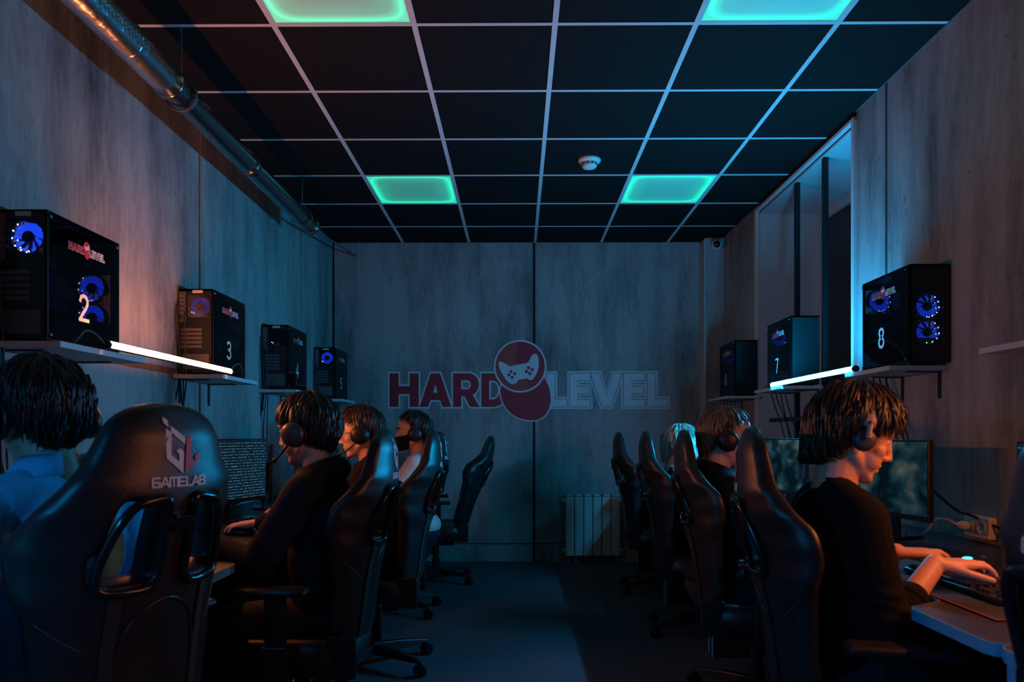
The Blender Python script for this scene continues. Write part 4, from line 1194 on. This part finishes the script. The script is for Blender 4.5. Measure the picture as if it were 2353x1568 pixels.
    for k in range(5):
        a = 2 * PI * k / 5 + 0.31
        l = link('base_leg', leg_me, t, bevel=0.004); l.rotation_euler = (0, 0, a)
        c = link('caster', cas_me, t); c.location = (0.318 * math.cos(a), 0.318 * math.sin(a), 0.0); c.rotation_euler = (0, 0, a * 2.7 + 0.4)
    return t
CH0 = make_chair('gaming chair with the orange-lit GAMELAB emblem on its back, nearest left', math.radians(9))
def place_chair(x, y, deg, label, src=None):
    o = copy_tree(src or CH0); o.location = (x, y, 0); o.rotation_euler = (0, 0, math.radians(deg)); o['label'] = label; o.scale = (0.97, 0.97, 0.97)
    return o
CH0.location = (-1.09, 1.77, 0); CH0.rotation_euler = (0, 0, math.radians(68)); CH0.scale = (1.01, 1.01, 1.01)
place_chair(-0.78, 2.64, 90, 'gaming chair behind the hoodie wearer with the blue-lit ear cup')
place_chair(-0.72, 3.62, 92, 'gaming chair of the person with glasses, its wing lit blue')
place_chair(-0.80, 4.72, 88, 'gaming chair half hidden behind the blue-lit wing, of the person in white')
place_chair(1.012, 0.90, -90, 'near gaming chair cut by the right edge of the picture')
place_chair(0.955, 2.00, -104, 'gaming chair behind the person in the black jumper')
place_chair(1.02, 3.12, -101, 'gaming chair of the person with fair hair and headset')
place_chair(1.055, 4.26, -98, 'gaming chair of the person with bright blond hair')
place_chair(1.05, 5.38, -95, 'empty farthest right gaming chair beside the radiator')
CH5 = make_chair('empty reclined gaming chair seen in profile at the back left', math.radians(20))
CH5.location = (-0.64, 5.70, 0); CH5.rotation_euler = (0, 0, math.radians(97)); CH5.scale = (0.97, 0.97, 0.97)

# ------------------------------------------------------------------ people
def bake_remesh(mb, name, m, parent, voxel, smooth_it=4, fac=0.5):
    me = mb.mesh(name)
    o = bpy.data.objects.new(name, me); COL.objects.link(o)
    md = o.modifiers.new('r', 'REMESH'); md.mode = 'VOXEL'; md.voxel_size = voxel; md.use_smooth_shade = True
    s = o.modifiers.new('s', 'SMOOTH'); s.factor = fac; s.iterations = smooth_it
    dg = bpy.context.evaluated_depsgraph_get(); dg.update()
    nm = bpy.data.meshes.new_from_object(o.evaluated_get(dg))
    nm.name = name
    bpy.data.objects.remove(o); bpy.data.meshes.remove(me)
    nm.materials.clear(); nm.materials.append(MATS[m])
    for p in nm.polygons: p.use_smooth = True
    return link(name, nm, parent)
def ik(S, T, l1, l2, pole):
    d = T - S; L = d.length
    mx = (l1 + l2) * 0.995
    if L > mx:
        T = S + d * (mx / L); d = T - S; L = mx
    a = (l1 * l1 - l2 * l2 + L * L) / (2 * L); h = math.sqrt(max(0, l1 * l1 - a * a))
    u = d / L; p = pole - u * pole.dot(u); p.normalize()
    return S + u * a + p * h, T
def hand(mb, W, f, dn, sgn, curl=(8, 34, 30), spread=0.10, inflate=0, splay=0.0):
    """W wrist, f finger direction, dn palm normal (towards the palm side), sgn +1 right hand / -1 left hand"""
    f = f.normalized(); dn = (dn - f * dn.dot(f)).normalized()
    s = f.cross(dn) * -1.0           # towards the thumb for a right hand palm down: computed below
    up = -dn
    s = up.cross(f).normalized() * sgn   # thumb side (inner side)
    offs = (0.030, 0.010, -0.010, -0.028)
    lens = (0.072, 0.080, 0.074, 0.058)
    kn = []
    for k in range(4):
        base = W + f * (0.088 - 0.005 * abs(k - 1)) + s * offs[k] + up * (0.006 if k in (1, 2) else 0.002)
        mb.capsule(W + s * offs[k] * 0.55, base, 0.0155, 0.0118)
        kn.append(base)
    mb.ellipsoid(W + f * 0.045 + dn * 0.004, (0.034, 0.046, 0.014), Matrix((s, f, up)).transposed().to_3x3())
    mb.ellipsoid(W + f * 0.03 + s * 0.022 + dn * 0.006, (0.017, 0.03, 0.014), Matrix((s, f, up)).transposed().to_3x3())
    for k in range(4):
        ang = math.radians(-12); p = kn[k]; d0 = (f + s * spread * (1.2 - k * 0.8)).normalized()
        rr = (0.0092, 0.0096, 0.0092, 0.0080)[k]
        for q, fr in enumerate((0.46, 0.30, 0.24)):
            ang += math.radians(curl[q] + (4 if k == 3 else 0) + splay * k)
            d = d0 * math.cos(ang) + dn * math.sin(ang)
            p2 = p + d * lens[k] * fr
            mb.capsule(p, p2, rr * (1 - 0.08 * q), rr * (1 - 0.08 * (q + 1)), 10)
            p = p2
    p = W + f * 0.026 + s * 0.028 + dn * 0.006
    for q, (L_, a) in enumerate(((0.040, 0.75), (0.032, 0.42), (0.026, 0.22))):
        d = (f * math.cos(a) + s * math.sin(a) + dn * 0.22).normalized()
        p2 = p + d * L_; mb.capsule(p, p2, 0.0125 - 0.0012 * q, 0.0112 - 0.0012 * q, 10); p = p2
def head_blobs(mb, H, neck_base, nr=0.052):
    R = H.to_3x3()
    def E(c, r): mb.ellipsoid(H @ Vector(c), r, R)
    def K(a, b, r0, r1): mb.capsule(H @ Vector(a), H @ Vector(b), r0, r1, 12)
    E((0, -0.014, 0.030), (0.076, 0.096, 0.088))
    E((0, 0.030, 0.005), (0.066, 0.060, 0.075))
    E((0, 0.030, -0.045), (0.056, 0.056, 0.062))
    E((0, 0.030, -0.078), (0.052, 0.052, 0.036))
    E((0, 0.068, -0.099), (0.021, 0.019, 0.017))
    for s in (-1, 1):
        K((s * 0.052, 0.000, -0.055), (s * 0.022, 0.064, -0.099), 0.018, 0.014)
        E((s * 0.040, 0.054, -0.022), (0.024, 0.026, 0.024))
        K((s * 0.012, 0.088, 0.032), (s * 0.046, 0.072, 0.030), 0.010, 0.010)
        E((s * 0.013, 0.093, -0.033), (0.009, 0.012, 0.009))
        E((s * 0.034, 0.046, -0.050), (0.027, 0.033, 0.034))
        E((s * 0.077, -0.006, -0.008), (0.009, 0.018, 0.031))
    K((0, 0.086, 0.026), (0, 0.106, -0.024), 0.0090, 0.0115)
    E((0, 0.107, -0.028), (0.0125, 0.012, 0.010))
    E((0, 0.060, -0.048), (0.036, 0.030, 0.032))
    E((0, 0.083, -0.056), (0.023, 0.0125, 0.0075)); E((0, 0.081, -0.071), (0.021, 0.0125, 0.0085))
    E((0, 0.078, 0.060), (0.045, 0.016, 0.028))
    mb.capsule(H @ Vector((0, -0.022, -0.05)), neck_base, nr, nr + 0.010, 16)
def make_hair(H, parent, m, end, thick=0.012, nlock=260, seed=1, lift=0.014, flick=0.0, crown=(0, -0.03), wl=0.014, hang=0.7, taper=0.5):
    """end(alpha) -> polar angle (deg) where hair stops; alpha 0 = face, pi = nape"""
    rnd = random.Random(seed); C = Vector((0, -0.014, 0.028)); rad = Vector((0.079, 0.099, 0.092))
    tilt = Matrix.Rotation(math.radians(12), 3, 'X')
    def surf(al, th, ex):
        d = Vector((math.sin(th) * math.sin(al), math.sin(th) * math.cos(al), math.cos(th)))
        d = tilt @ d
        p = Vector((d.x * (rad.x + ex), d.y * (rad.y + ex), d.z * (rad.z + ex)))
        if p.z < -0.02:       # below the widest part hair hangs straight instead of wrapping under
            k = min(1.0, (-0.02 - p.z) / 0.08)
            q = Vector((d.x, d.y, 0)); q = q.normalized() if q.length > 1e-6 else q
            hang_p = Vector((q.x * (rad.x + ex) * 0.93, q.y * (rad.y + ex) * 0.90, p.z))
            p = p.lerp(hang_p, hang * k); p.z -= 0.055 * hang * k * max(0.0, -d.y / max(1e-6, (d.x * d.x + d.y * d.y) ** 0.5))
        return C + p
    mb = MB(); NA, NT = 40, 14; vs_ = []; fs_ = []
    for i in range(NA):
        al = 2 * PI * i / NA
        for j in range(NT + 1):
            th = math.radians(end(al) - 14) * j / NT
            vs_.append(H @ surf(al, th, 0.004 + thick * math.sin(PI * min(1, 0.15 + j / NT * 0.85)) ** 0.6))
    for i in range(NA):
        i2 = (i + 1) % NA
        for j in range(NT): fs_.append((i * (NT + 1) + j, i2 * (NT + 1) + j, i2 * (NT + 1) + j + 1, i * (NT + 1) + j + 1))
    mb.add(vs_, fs_)
    for k in range(nlock):
        al = rnd.uniform(0, 2 * PI); e = end(al) + rnd.uniform(-26, 9 + 9 * max(0, -math.cos(al)))
        t0 = rnd.uniform(0, max(5, e - 35)); t1 = min(e, t0 + rnd.uniform(38, 75))
        if k % 2 == 0: t1 = e; t0 = max(0, e - rnd.uniform(40, 70))
        ex0 = thick * rnd.uniform(0.55, 1.35) + 0.004; pts = []; rs = []
        stray = rnd.uniform(0.4, 1.0) if rnd.random() < 0.07 else 0.0; wv = rnd.uniform(0, 6)
        dr = rnd.uniform(-0.18, 0.18)
        for q in range(8):
            v = q / 7; th = math.radians(t0 + (t1 - t0) * v); a = al + dr * v
            pts.append(H @ surf(a, th, ex0 * (1 - taper * (1 - 0.75 * max(0, math.cos(al))) * v ** 1.5) + lift * (0.25 + 0.75 * max(0, math.cos(al))) * (v ** 2.2) * rnd.uniform(0.2, 1.0) + 0.016 * stray * v + 0.0022 * math.sin(wv + 5 * v)))
            rs.append(wl * (0.35 + 0.65 * math.sin(PI * min(0.95, v * 0.85 + 0.15))) * (1 - 0.85 * v ** 3))
        mb.tube(pts, rs, 5, flat=(0.45, 1.0))
    return mb.obj('hair', m, parent, smooth=True, recalc=True)
def short_end(al):
    a = abs((al + PI) % (2 * PI) - PI)
    return lerp_tab([(0, 62), (0.6, 66), (1.0, 78), (1.35, 88), (1.7, 92), (2.2, 122), (PI, 138)], a)
def mop_end(al):   # long fringe, covers ears, full nape
    a = abs((al + PI) % (2 * PI) - PI)
    return lerp_tab([(0, 84), (0.5, 86), (0.9, 94), (1.2, 100), (1.6, 114), (2.2, 138), (PI, 150)], a)
def person(name, label, xy, deg, lean, hp, hy, hr, rh, lh, top, hairm, hair_end, skin='skin', seat=SEAT_Z + 0.015, voxel=0.006, sleeve=1.0, trousers='denim', size=1.0, hood=False, collar=None, neck_f=12, hair_kw=None, mask=False, pole_out=0.5, lash=None, rot_hand=None, shoulder_w=0.178, twist=0):
    x, y = xy
    P = empty(name, (x, y, 0), math.radians(deg)); tag(P, label, 'person')
    Wm = Matrix.Translation((x, y, 0)) @ Matrix.Rotation(math.radians(deg), 4, 'Z'); inv = Wm.inverted()
    a_ = math.radians(lean)
    def T(p):
        px, py, pz = p
        k = min(1, max(0, (pz - 0.08) / 0.45)); a = a_ * (0.55 + 0.45 * k) if pz > 0.08 else 0
        yy = py * math.cos(a) + (pz - 0.08) * math.sin(a); zz = 0.08 - py * math.sin(a) + (pz - 0.08) * math.cos(a)
        if pz <= 0.08: yy, zz = py, pz
        tw = math.radians(twist) * k
        return Vector((px * math.cos(tw) - yy * 0 , yy + px * math.sin(tw), zz + seat)) * 1.0
    Rl = Matrix.Rotation(-a_, 3, 'X')
    blobs = []       # (kind, tag, data)
    def E(tg, c, r): blobs.append(('e', tg, T(c), r))
    def K(tg, a, b, r0, r1): blobs.append(('k', tg, a, b, r0, r1))
    E('pelvis', (0, 0.0, 0.095), (0.165, 0.125, 0.11)); E('torso', (0, 0.01, 0.26), (0.148, 0.108, 0.17)); E('torso', (0, 0.0, 0.42), (0.168, 0.115, 0.17))
    E('torso', (0, -0.012, 0.50), (0.155, 0.09, 0.095))
    K('torso', T((-0.13, -0.01, 0.535)), T((0.13, -0.01, 0.535)), 0.06, 0.06)
    K('torso', T((-0.10, -0.02, 0.555)), T((0, -0.02, 0.582)), 0.05, 0.042); K('torso', T((0.10, -0.02, 0.555)), T((0, -0.02, 0.582)), 0.05, 0.042)
    nb = T((0, -0.018, 0.585)); nf = math.radians(lean * 0.8 + neck_f)
    HC = nb + Vector((0, math.sin(nf), math.cos(nf))) * 0.118 + Vector((0, 0.02, 0.035))
    H = Matrix.Translation(HC) @ Euler((math.radians(-hp), math.radians(hr), math.radians(hy)), 'ZXY' if False else 'XYZ').to_matrix().to_4x4()
    H = Matrix.Translation(HC) @ Matrix.Rotation(math.radians(hy), 4, 'Z') @ Matrix.Rotation(math.radians(-hp), 4, 'X') @ Matrix.Rotation(math.radians(hr), 4, 'Y')
    # legs
    for s in (-1, 1):
        hip = T((s * 0.09, 0.02, 0.075)); knee = Vector((s * 0.125, 0.44, seat + 0.045)); an = Vector((s * 0.125, 0.46, 0.085))
        K('leg', hip, knee, 0.085, 0.062); K('leg', knee, an, 0.058, 0.042)
    # arms
    arms = []
    for s, tgt in ((1, rh), (-1, lh)):
        Sx = T((s * shoulder_w, -0.005, 0.525))
        Tg = inv @ Vector(tgt[0]); fd = (inv.to_3x3() @ Vector(tgt[1])).normalized()
        wrist = Tg
        el, wr_ = ik(Sx, wrist, 0.29, 0.265, Vector((s * pole_out, -0.35, -1.0)))
        K('arm', Sx, el, 0.054, 0.042)
        fe = el.lerp(wr_, sleeve)
        K('fore', el, wr_, 0.041, 0.027)
        arms.append((s, Sx, el, wr_, fd))
    body = MB(); cl = MB(); tr_ = MB()
    for b in blobs:
        if b[0] == 'e':
            _, tg, c, r = b; inn = -0.012
            body.ellipsoid(c, [max(0.02, q + inn) for q in r], Rl if tg == 'torso' else None)
            if tg == 'torso': cl.ellipsoid(c, [q + 0.010 for q in r], Rl)
            else: tr_.ellipsoid(c, [q + 0.006 for q in r]); cl.ellipsoid(c + Vector((0, 0, 0.045)), (r[0] + 0.012, r[1] + 0.012, r[2] * 0.8))
        else:
            _, tg, p0, p1, r0, r1 = b
            if tg == 'fore': body.capsule(p0, p1, r0 - 0.004, r1)
            else: body.capsule(p0, p1, r0 - 0.012, r1 - 0.010)
            if tg == 'torso': cl.capsule(p0, p1, r0 + 0.008, r1 + 0.008)
            if tg == 'arm': cl.capsule(p0, p1, r0 + 0.012, r1 + 0.016)
            if tg == 'fore':
                q = p0.lerp(p1, sleeve); cl.capsule(p0, q, r0 + 0.017, r0 + (r1 - r0) * sleeve + 0.015)
                d = (p1 - p0).normalized()
            if tg == 'leg': tr_.capsule(p0, p1, r0 + 0.004, r1 + 0.004)
    for (s, Sx, el, wr_, fd), tgt in zip(arms, (rh, lh)):
        hand(body, wr_, fd, Vector(tgt[2]) if len(tgt) > 2 else Vector((0, 0, -1)), -s, curl=tgt[3] if len(tgt) > 3 else (10, 36, 30))
    head_blobs(body, H, nb)
    bake_remesh(body, 'body', skin, P, voxel, 3)
    if hood:
        # hood bunched at the back of the neck
        for k in range(9):
            a = PI * (0.02 + 0.96 * k / 8); rr = 0.036 + 0.018 * math.sin(a)
            c = nb + Vector((math.cos(a) * 0.10, -math.sin(a) * 0.085 + 0.03, -0.008 + 0.022 * math.sin(a)))
            cl.ellipsoid(c, (rr, rr, rr * 0.85))
    # folds: shallow ridges on the sleeves and flanks
    rnd = random.Random(hash(name + label) % 1000 if False else len(label))
    for (s, Sx, el, wr_, fd) in arms:
        ax = (el - Sx).normalized()
        for k in range(4):
            c = Sx.lerp(el, 0.45 + 0.16 * k); n1 = ax.orthogonal().normalized(); n2 = ax.cross(n1); ring = []
            for q in range(7):
                a = rnd.uniform(0, 0.3) + 2 * PI * q / 9 + k
                ring.append(c + (n1 * math.cos(a) + n2 * math.sin(a)) * 0.058 + ax * 0.02 * math.sin(2 * a + k))
            cl.tube(spline(ring, 3), 0.009, 6)
    shirt = bake_remesh(cl, 'top', top, P, max(0.0065, voxel), 5)
    bake_remesh(tr_, 'trousers', trousers, P, 0.011, 4)
    for (s, Sx, el, wr_, fd) in arms:
        q = el.lerp(wr_, sleeve); d = (wr_ - el).normalized(); r = 0.041 + (0.027 - 0.041) * sleeve + 0.0145
        MB().tube([q - d * 0.012, q, q + d * 0.010, q + d * 0.014], [r, r + 0.002, r, r - 0.006], 16).obj('cuff', top, P, smooth=True)
    for s in (-1, 1):
        m = MB(); m.capsule((s * 0.125, 0.43, 0.05), (s * 0.13, 0.60, 0.036), 0.043, 0.034); m.box((s * 0.128, 0.52, 0.010), (0.085, 0.25, 0.018))
        bake_remesh(m, 'shoe', 'shoe', P, 0.008, 4)
    if collar:
        m = MB(); pts = []; NN = 20
        rows = ((0.064, 0.050), (0.070, 0.066), (0.082, 0.052), (0.100, 0.018))
        for r, zz in rows:
            for k in range(NN + 1):
                a = math.radians(-60) + math.radians(300) * k / NN - PI / 2 - math.radians(90) + PI
                pts.append(nb + Vector((math.cos(a) * r * 1.05, math.sin(a) * r + 0.004, zz - 0.012 + 0.018 * -math.sin(a) * 0.5)))
        fs_ = [(j * (NN + 1) + k, j * (NN + 1) + k + 1, (j + 1) * (NN + 1) + k + 1, (j + 1) * (NN + 1) + k) for j in range(3) for k in range(NN)]
        m.add(pts, fs_); o = m.obj('collar', collar, P, smooth=True, recalc=False)
        md = o.modifiers.new('th', 'SOLIDIFY'); md.thickness = 0.004
    else:
        ring = [nb + Vector((math.cos(2 * PI * k / 20) * 0.064, math.sin(2 * PI * k / 20) * 0.060 + 0.020, 0.008 - 0.026 * math.sin(2 * PI * k / 20))) for k in range(20)]
        MB().tube(ring, 0.011, 8, closed=True).obj('neck_band', top, P, smooth=True)
    # eyes
    for s in (-1, 1):
        e = MB().ellipsoid(H @ Vector((s * 0.031, 0.0735, 0.008)), (0.0125, 0.0125, 0.0105), H.to_3x3()).obj('eye', 'eye_white', P, smooth=True)
        MB().ellipsoid(H @ Vector((s * 0.031, 0.0815, 0.008)), (0.0055, 0.005, 0.0055), H.to_3x3(), 12, 8).obj('iris', 'eye_iris', e, smooth=True)
        MB().tube([H @ Vector(q) for q in ((s * 0.014, 0.0965, 0.030), (s * 0.030, 0.0935, 0.036), (s * 0.048, 0.079, 0.031))], [0.003, 0.0042, 0.002], 6).obj('eyebrow', hairm, P, smooth=True)
        MB().tube([H @ Vector(q) for q in ((s * 0.0195, 0.0815, 0.0125), (s * 0.031, 0.0865, 0.0165), (s * 0.0425, 0.0795, 0.0120))], [0.0016, 0.0026, 0.0016], 6).obj('eyelid', skin, P, smooth=True)
    MB().tube([H @ Vector(q) for q in ((-0.022, 0.0840, -0.0635), (-0.008, 0.0895, -0.0625), (0.008, 0.0895, -0.0625), (0.022, 0.0840, -0.0635))], [0.001, 0.0026, 0.0026, 0.001], 6).obj('lips', 'lip', P, smooth=True)
    make_hair(H, P, hairm, hair_end, seed=len(label) * 3 + 1, **(hair_kw or {}))
    if mask:
        m = MB(); pts = []
        for j in range(9):
            v = j / 8; z = -0.022 - 0.092 * v
            for i in range(15):
                a = math.radians(-88 + 176 * i / 14); w = 0.073 - 0.016 * v
                bulge = 0.009 * math.cos(a) ** 3 * math.sin(PI * min(1, 0.25 + v * 0.8))
                pts.append(H @ Vector((math.sin(a) * w, 0.018 + math.cos(a) * (0.082 - 0.012 * v) + bulge + 0.012, z + 0.012 * (1 - math.cos(a)))))
        fs_ = [(j * 15 + i, j * 15 + i + 1, j * 15 + 16 + i, j * 15 + 15 + i) for j in range(8) for i in range(14)]
        o = m.add(pts, fs_).obj('face_mask', 'cloth_black', P, smooth=True, recalc=False)
        md = o.modifiers.new('th', 'SOLIDIFY'); md.thickness = 0.002
    return P, Wm @ H
def headset(M, label, band='plastic_black', cup='plastic_black', mic=1, out=0.010, tiltb=0.0, cs=1.0):
    """M = head frame; sits over the hair"""
    t = empty('headset'); t.matrix_world = M; tag(t, label, 'headset', 'headsets worn by the players')
    bx_ = 0.092 + out; tz = 0.128 + out
    def arc(rx, rz, n=22, a0=0.06):
        return [(rx * math.cos(a0 * PI + (1 - 2 * a0) * PI * k / n), -0.012 - tiltb * math.sin(PI * k / n), -0.005 + rz * math.sin(a0 * PI + (1 - 2 * a0) * PI * k / n)) for k in range(n + 1)]
    MB().tube(arc(bx_, tz), 0.0085, 8, flat=(0.6, 1.9)).obj('headband', band, t, smooth=True)
    MB().tube(arc(bx_ - 0.008, tz - 0.010, a0=0.2), 0.009, 8, flat=(0.7, 1.6)).obj('band_padding', 'plastic_black', t, smooth=True)
    for s in (-1, 1):
        R = Matrix.Translation((s * (0.078 + out * 0.6), -0.006, -0.012)) @ Matrix.Rotation(s * PI / 2, 4, 'Y') @ Matrix.Diagonal((cs, cs, cs ** 1.4, 1))
        c = MB().lathe([(0.030, 0.008), (0.040, 0.012), (0.043, 0.020), (0.042, 0.028), (0.034, 0.036), (0.020, 0.039), (0.002, 0.040)], 26, R).obj('ear_cup', cup, t, smooth=True)
        MB().lathe([(0.026, 0.010), (0.044, 0.010), (0.047, 0.003), (0.044, -0.006), (0.026, -0.006)], 26, R, closed=True).obj('cushion', 'plastic_black', c, smooth=True)
        MB().tube([(s * (bx_ + 0.001), -0.012, 0.03), (s * (0.110 + out * 0.6), -0.008, -0.008)], 0.007, 8).obj('yoke', band, t)
    if mic:
        s = mic
        b = MB().tube(spline([(s * (0.100 + out * 0.6), 0.006, -0.035), (s * 0.098, 0.045, -0.062), (s * 0.082, 0.085, -0.082), (s * 0.062, 0.110, -0.088)]), 0.0042, 8).obj('microphone_boom', 'plastic_black', t, smooth=True)
        MB().capsule((s * 0.066, 0.107, -0.087), (s * 0.052, 0.118, -0.088), 0.009, 0.009).obj('microphone_tip', 'plastic_black', b, smooth=True)
    return t

# person in the black jumper, typing (right foreground)
RX = (1, 0, 0)
P1, H1 = person('person', 'person in a black jumper leaning forward and typing, with shaggy dark hair', (0.845, 2.05), -94, 7, 20, 0, 0,
    ((1.12, 1.955, 0.805), (1, 0.10, -0.06), (0, 0, -1), (10, 30, 26)), ((1.13, 2.175, 0.80), (1, -0.12, -0.04), (0, 0, -1), (10, 30, 26)),
    'knit_black', 'hair_brown', mop_end, voxel=0.0042, sleeve=0.45, pole_out=0.35, seat=SEAT_Z - 0.045,
    hair_kw=dict(thick=0.025, nlock=1500, lift=0.020, wl=0.0065, hang=0.72, taper=0.75))
headset(H1, 'headset with beige-lit band on the shaggy dark hair', 'band_beige', 'cup_grey', 0, 0.020, cs=0.66)
# fair-haired person, black hoodie
P2, H2 = person('person', 'person with short fair hair in a black hoodie, facing right', (0.87, 3.20), -90, 2, 8, -6, 0,
    ((1.20, 2.80, 0.775), (1, 0.05, -0.15), (0, 0, -1), (10, 24, 22)), ((1.17, 3.30, 0.785), (1, -0.1, -0.05)),
    'cloth_black', 'hair_fair', short_end, 'skin_pale', sleeve=0.92, hood=True, seat=SEAT_Z - 0.06, hair_kw=dict(thick=0.012, nlock=800, lift=0.008, wl=0.006))
headset(H2, 'black headset on the short fair hair', mic=-1)
# bright blond person
P3, H3 = person('person', 'person with bright blond hair half hidden behind a chair back', (0.93, 4.32), -90, 2, 10, 0, 0,
    ((1.22, 4.1, 0.785), (1, 0.05, -0.05)), ((1.20, 4.45, 0.785), (1, -0.1, -0.05)),
    'cloth_black', 'hair_blond', short_end, 'skin_pale', sleeve=0.95, seat=SEAT_Z - 0.12, voxel=0.007, hair_kw=dict(thick=0.012, nlock=600, lift=0.006, wl=0.006))
headset(H3, 'pale headset on the bright blond hair', 'plastic_white', 'plastic_white', 0)
# near left person with pale collar
P4, H4 = person('person', 'near person at the left edge with dark hair and a pale collared shirt', (-1.09, 1.72), 74, 3, 8, -16, 0,
    ((-1.30, 1.98, 0.785), (-1, 0.1, -0.05)), ((-1.34, 1.56, 0.785), (-1, 0.1, -0.05)),
    'cloth_blue', 'hair_dark', lambda a: short_end(a) + 12 * max(0, -math.cos(a)), voxel=0.0055, sleeve=0.95, collar='cloth_blue', seat=SEAT_Z - 0.0,
    hair_kw=dict(thick=0.020, nlock=1900, lift=0.016, wl=0.0045, hang=0.32, taper=0.75))
headset(H4, 'dark headset on the near person at the left edge', mic=1, out=0.018)
# hoodie wearer with blue-lit ear cup
P5, H5 = person('person', 'person in a dark hoodie with a blue-lit headset, hand on the mouse', (-0.69, 2.64), 88, 5, 10, -12, 0,
    ((-1.075, 3.03, 0.785), (-1, 0.02, -0.16), (0, 0, -1), (12, 24, 20)), ((-1.10, 2.52, 0.785), (-1, 0.1, -0.05)),
    'cloth_navy', 'hair_dark', mop_end, voxel=0.0055, sleeve=0.93, hood=True, seat=SEAT_Z - 0.03,
    hair_kw=dict(thick=0.016, nlock=1200, lift=0.012, wl=0.0055, hang=0.3, taper=0.7))
headset(H5, 'headset with a big blue-lit ear cup and microphone', 'plastic_black', 'cup_grey', -1, 0.016)
# person with glasses
P6, H6 = person('person', 'person with glasses and a red-lit face, microphone at the mouth', (-0.68, 3.64), 90, 8, 10, 6, 0,
    ((-1.06, 3.86, 0.785), (-1, 0.02, -0.1)), ((-1.08, 3.52, 0.785), (-1, 0.1, -0.05)),
    'cloth_black', 'hair_brown', lambda a: mop_end(a) - 14, 'skin_pale', sleeve=0.95, seat=SEAT_Z - 0.03, voxel=0.0055, hair_kw=dict(thick=0.012, nlock=800, lift=0.010, wl=0.0065))
headset(H6, 'black headset on the person with glasses', mic=-1)
g = empty('glasses'); g.matrix_world = H6; tag(g, 'dark-framed glasses on the red-lit face', 'glasses')
m = MB()
for s in (-1, 1):
    m.tube([(s * 0.033 + 0.024 * math.cos(2 * PI * k / 20), 0.104 - 0.25 * abs(0.024 * math.cos(2 * PI * k / 20) + 0.033) * 0.3, 0.004 + 0.019 * math.sin(2 * PI * k / 20)) for k in range(20)], 0.0018, 6, closed=True)
    m.tube([(s * 0.057, 0.098, 0.010), (s * 0.076, 0.06, 0.010), (s * 0.083, -0.005, 0.004)], 0.0017, 6)
m.tube([(-0.010, 0.103, 0.006), (0, 0.107, 0.008), (0.010, 0.103, 0.006)], 0.0016, 6)
m.obj('frame', 'plastic_black', g, smooth=True)
for s in (-1, 1):
    MB().lathe([(0.022, 0), (0.022, 0.001)], 20, Matrix.Translation((s * 0.033, 0.101, 0.004)) @ Matrix.Rotation(-PI / 2, 4, 'X') @ Matrix.Diagonal((1, 0.8, 1, 1))).obj('lens', 'lens_glass', g)
# person in white with mask
P7, H7 = person('person', 'person with short dark hair, black face mask and white shirt', (-0.63, 4.70), 90, 2, 4, 12, 0,
    ((-1.04, 4.9, 0.785), (-1, 0.02, -0.1)), ((-1.06, 4.55, 0.785), (-1, 0.1, -0.05)),
    'cloth_white', 'hair_dark', short_end, sleeve=0.35, seat=SEAT_Z - 0.03, voxel=0.006, mask=True, hair_kw=dict(thick=0.015, nlock=700, lift=0.008, wl=0.006))
headset(H7, 'black headset on the person in the white shirt', mic=0)
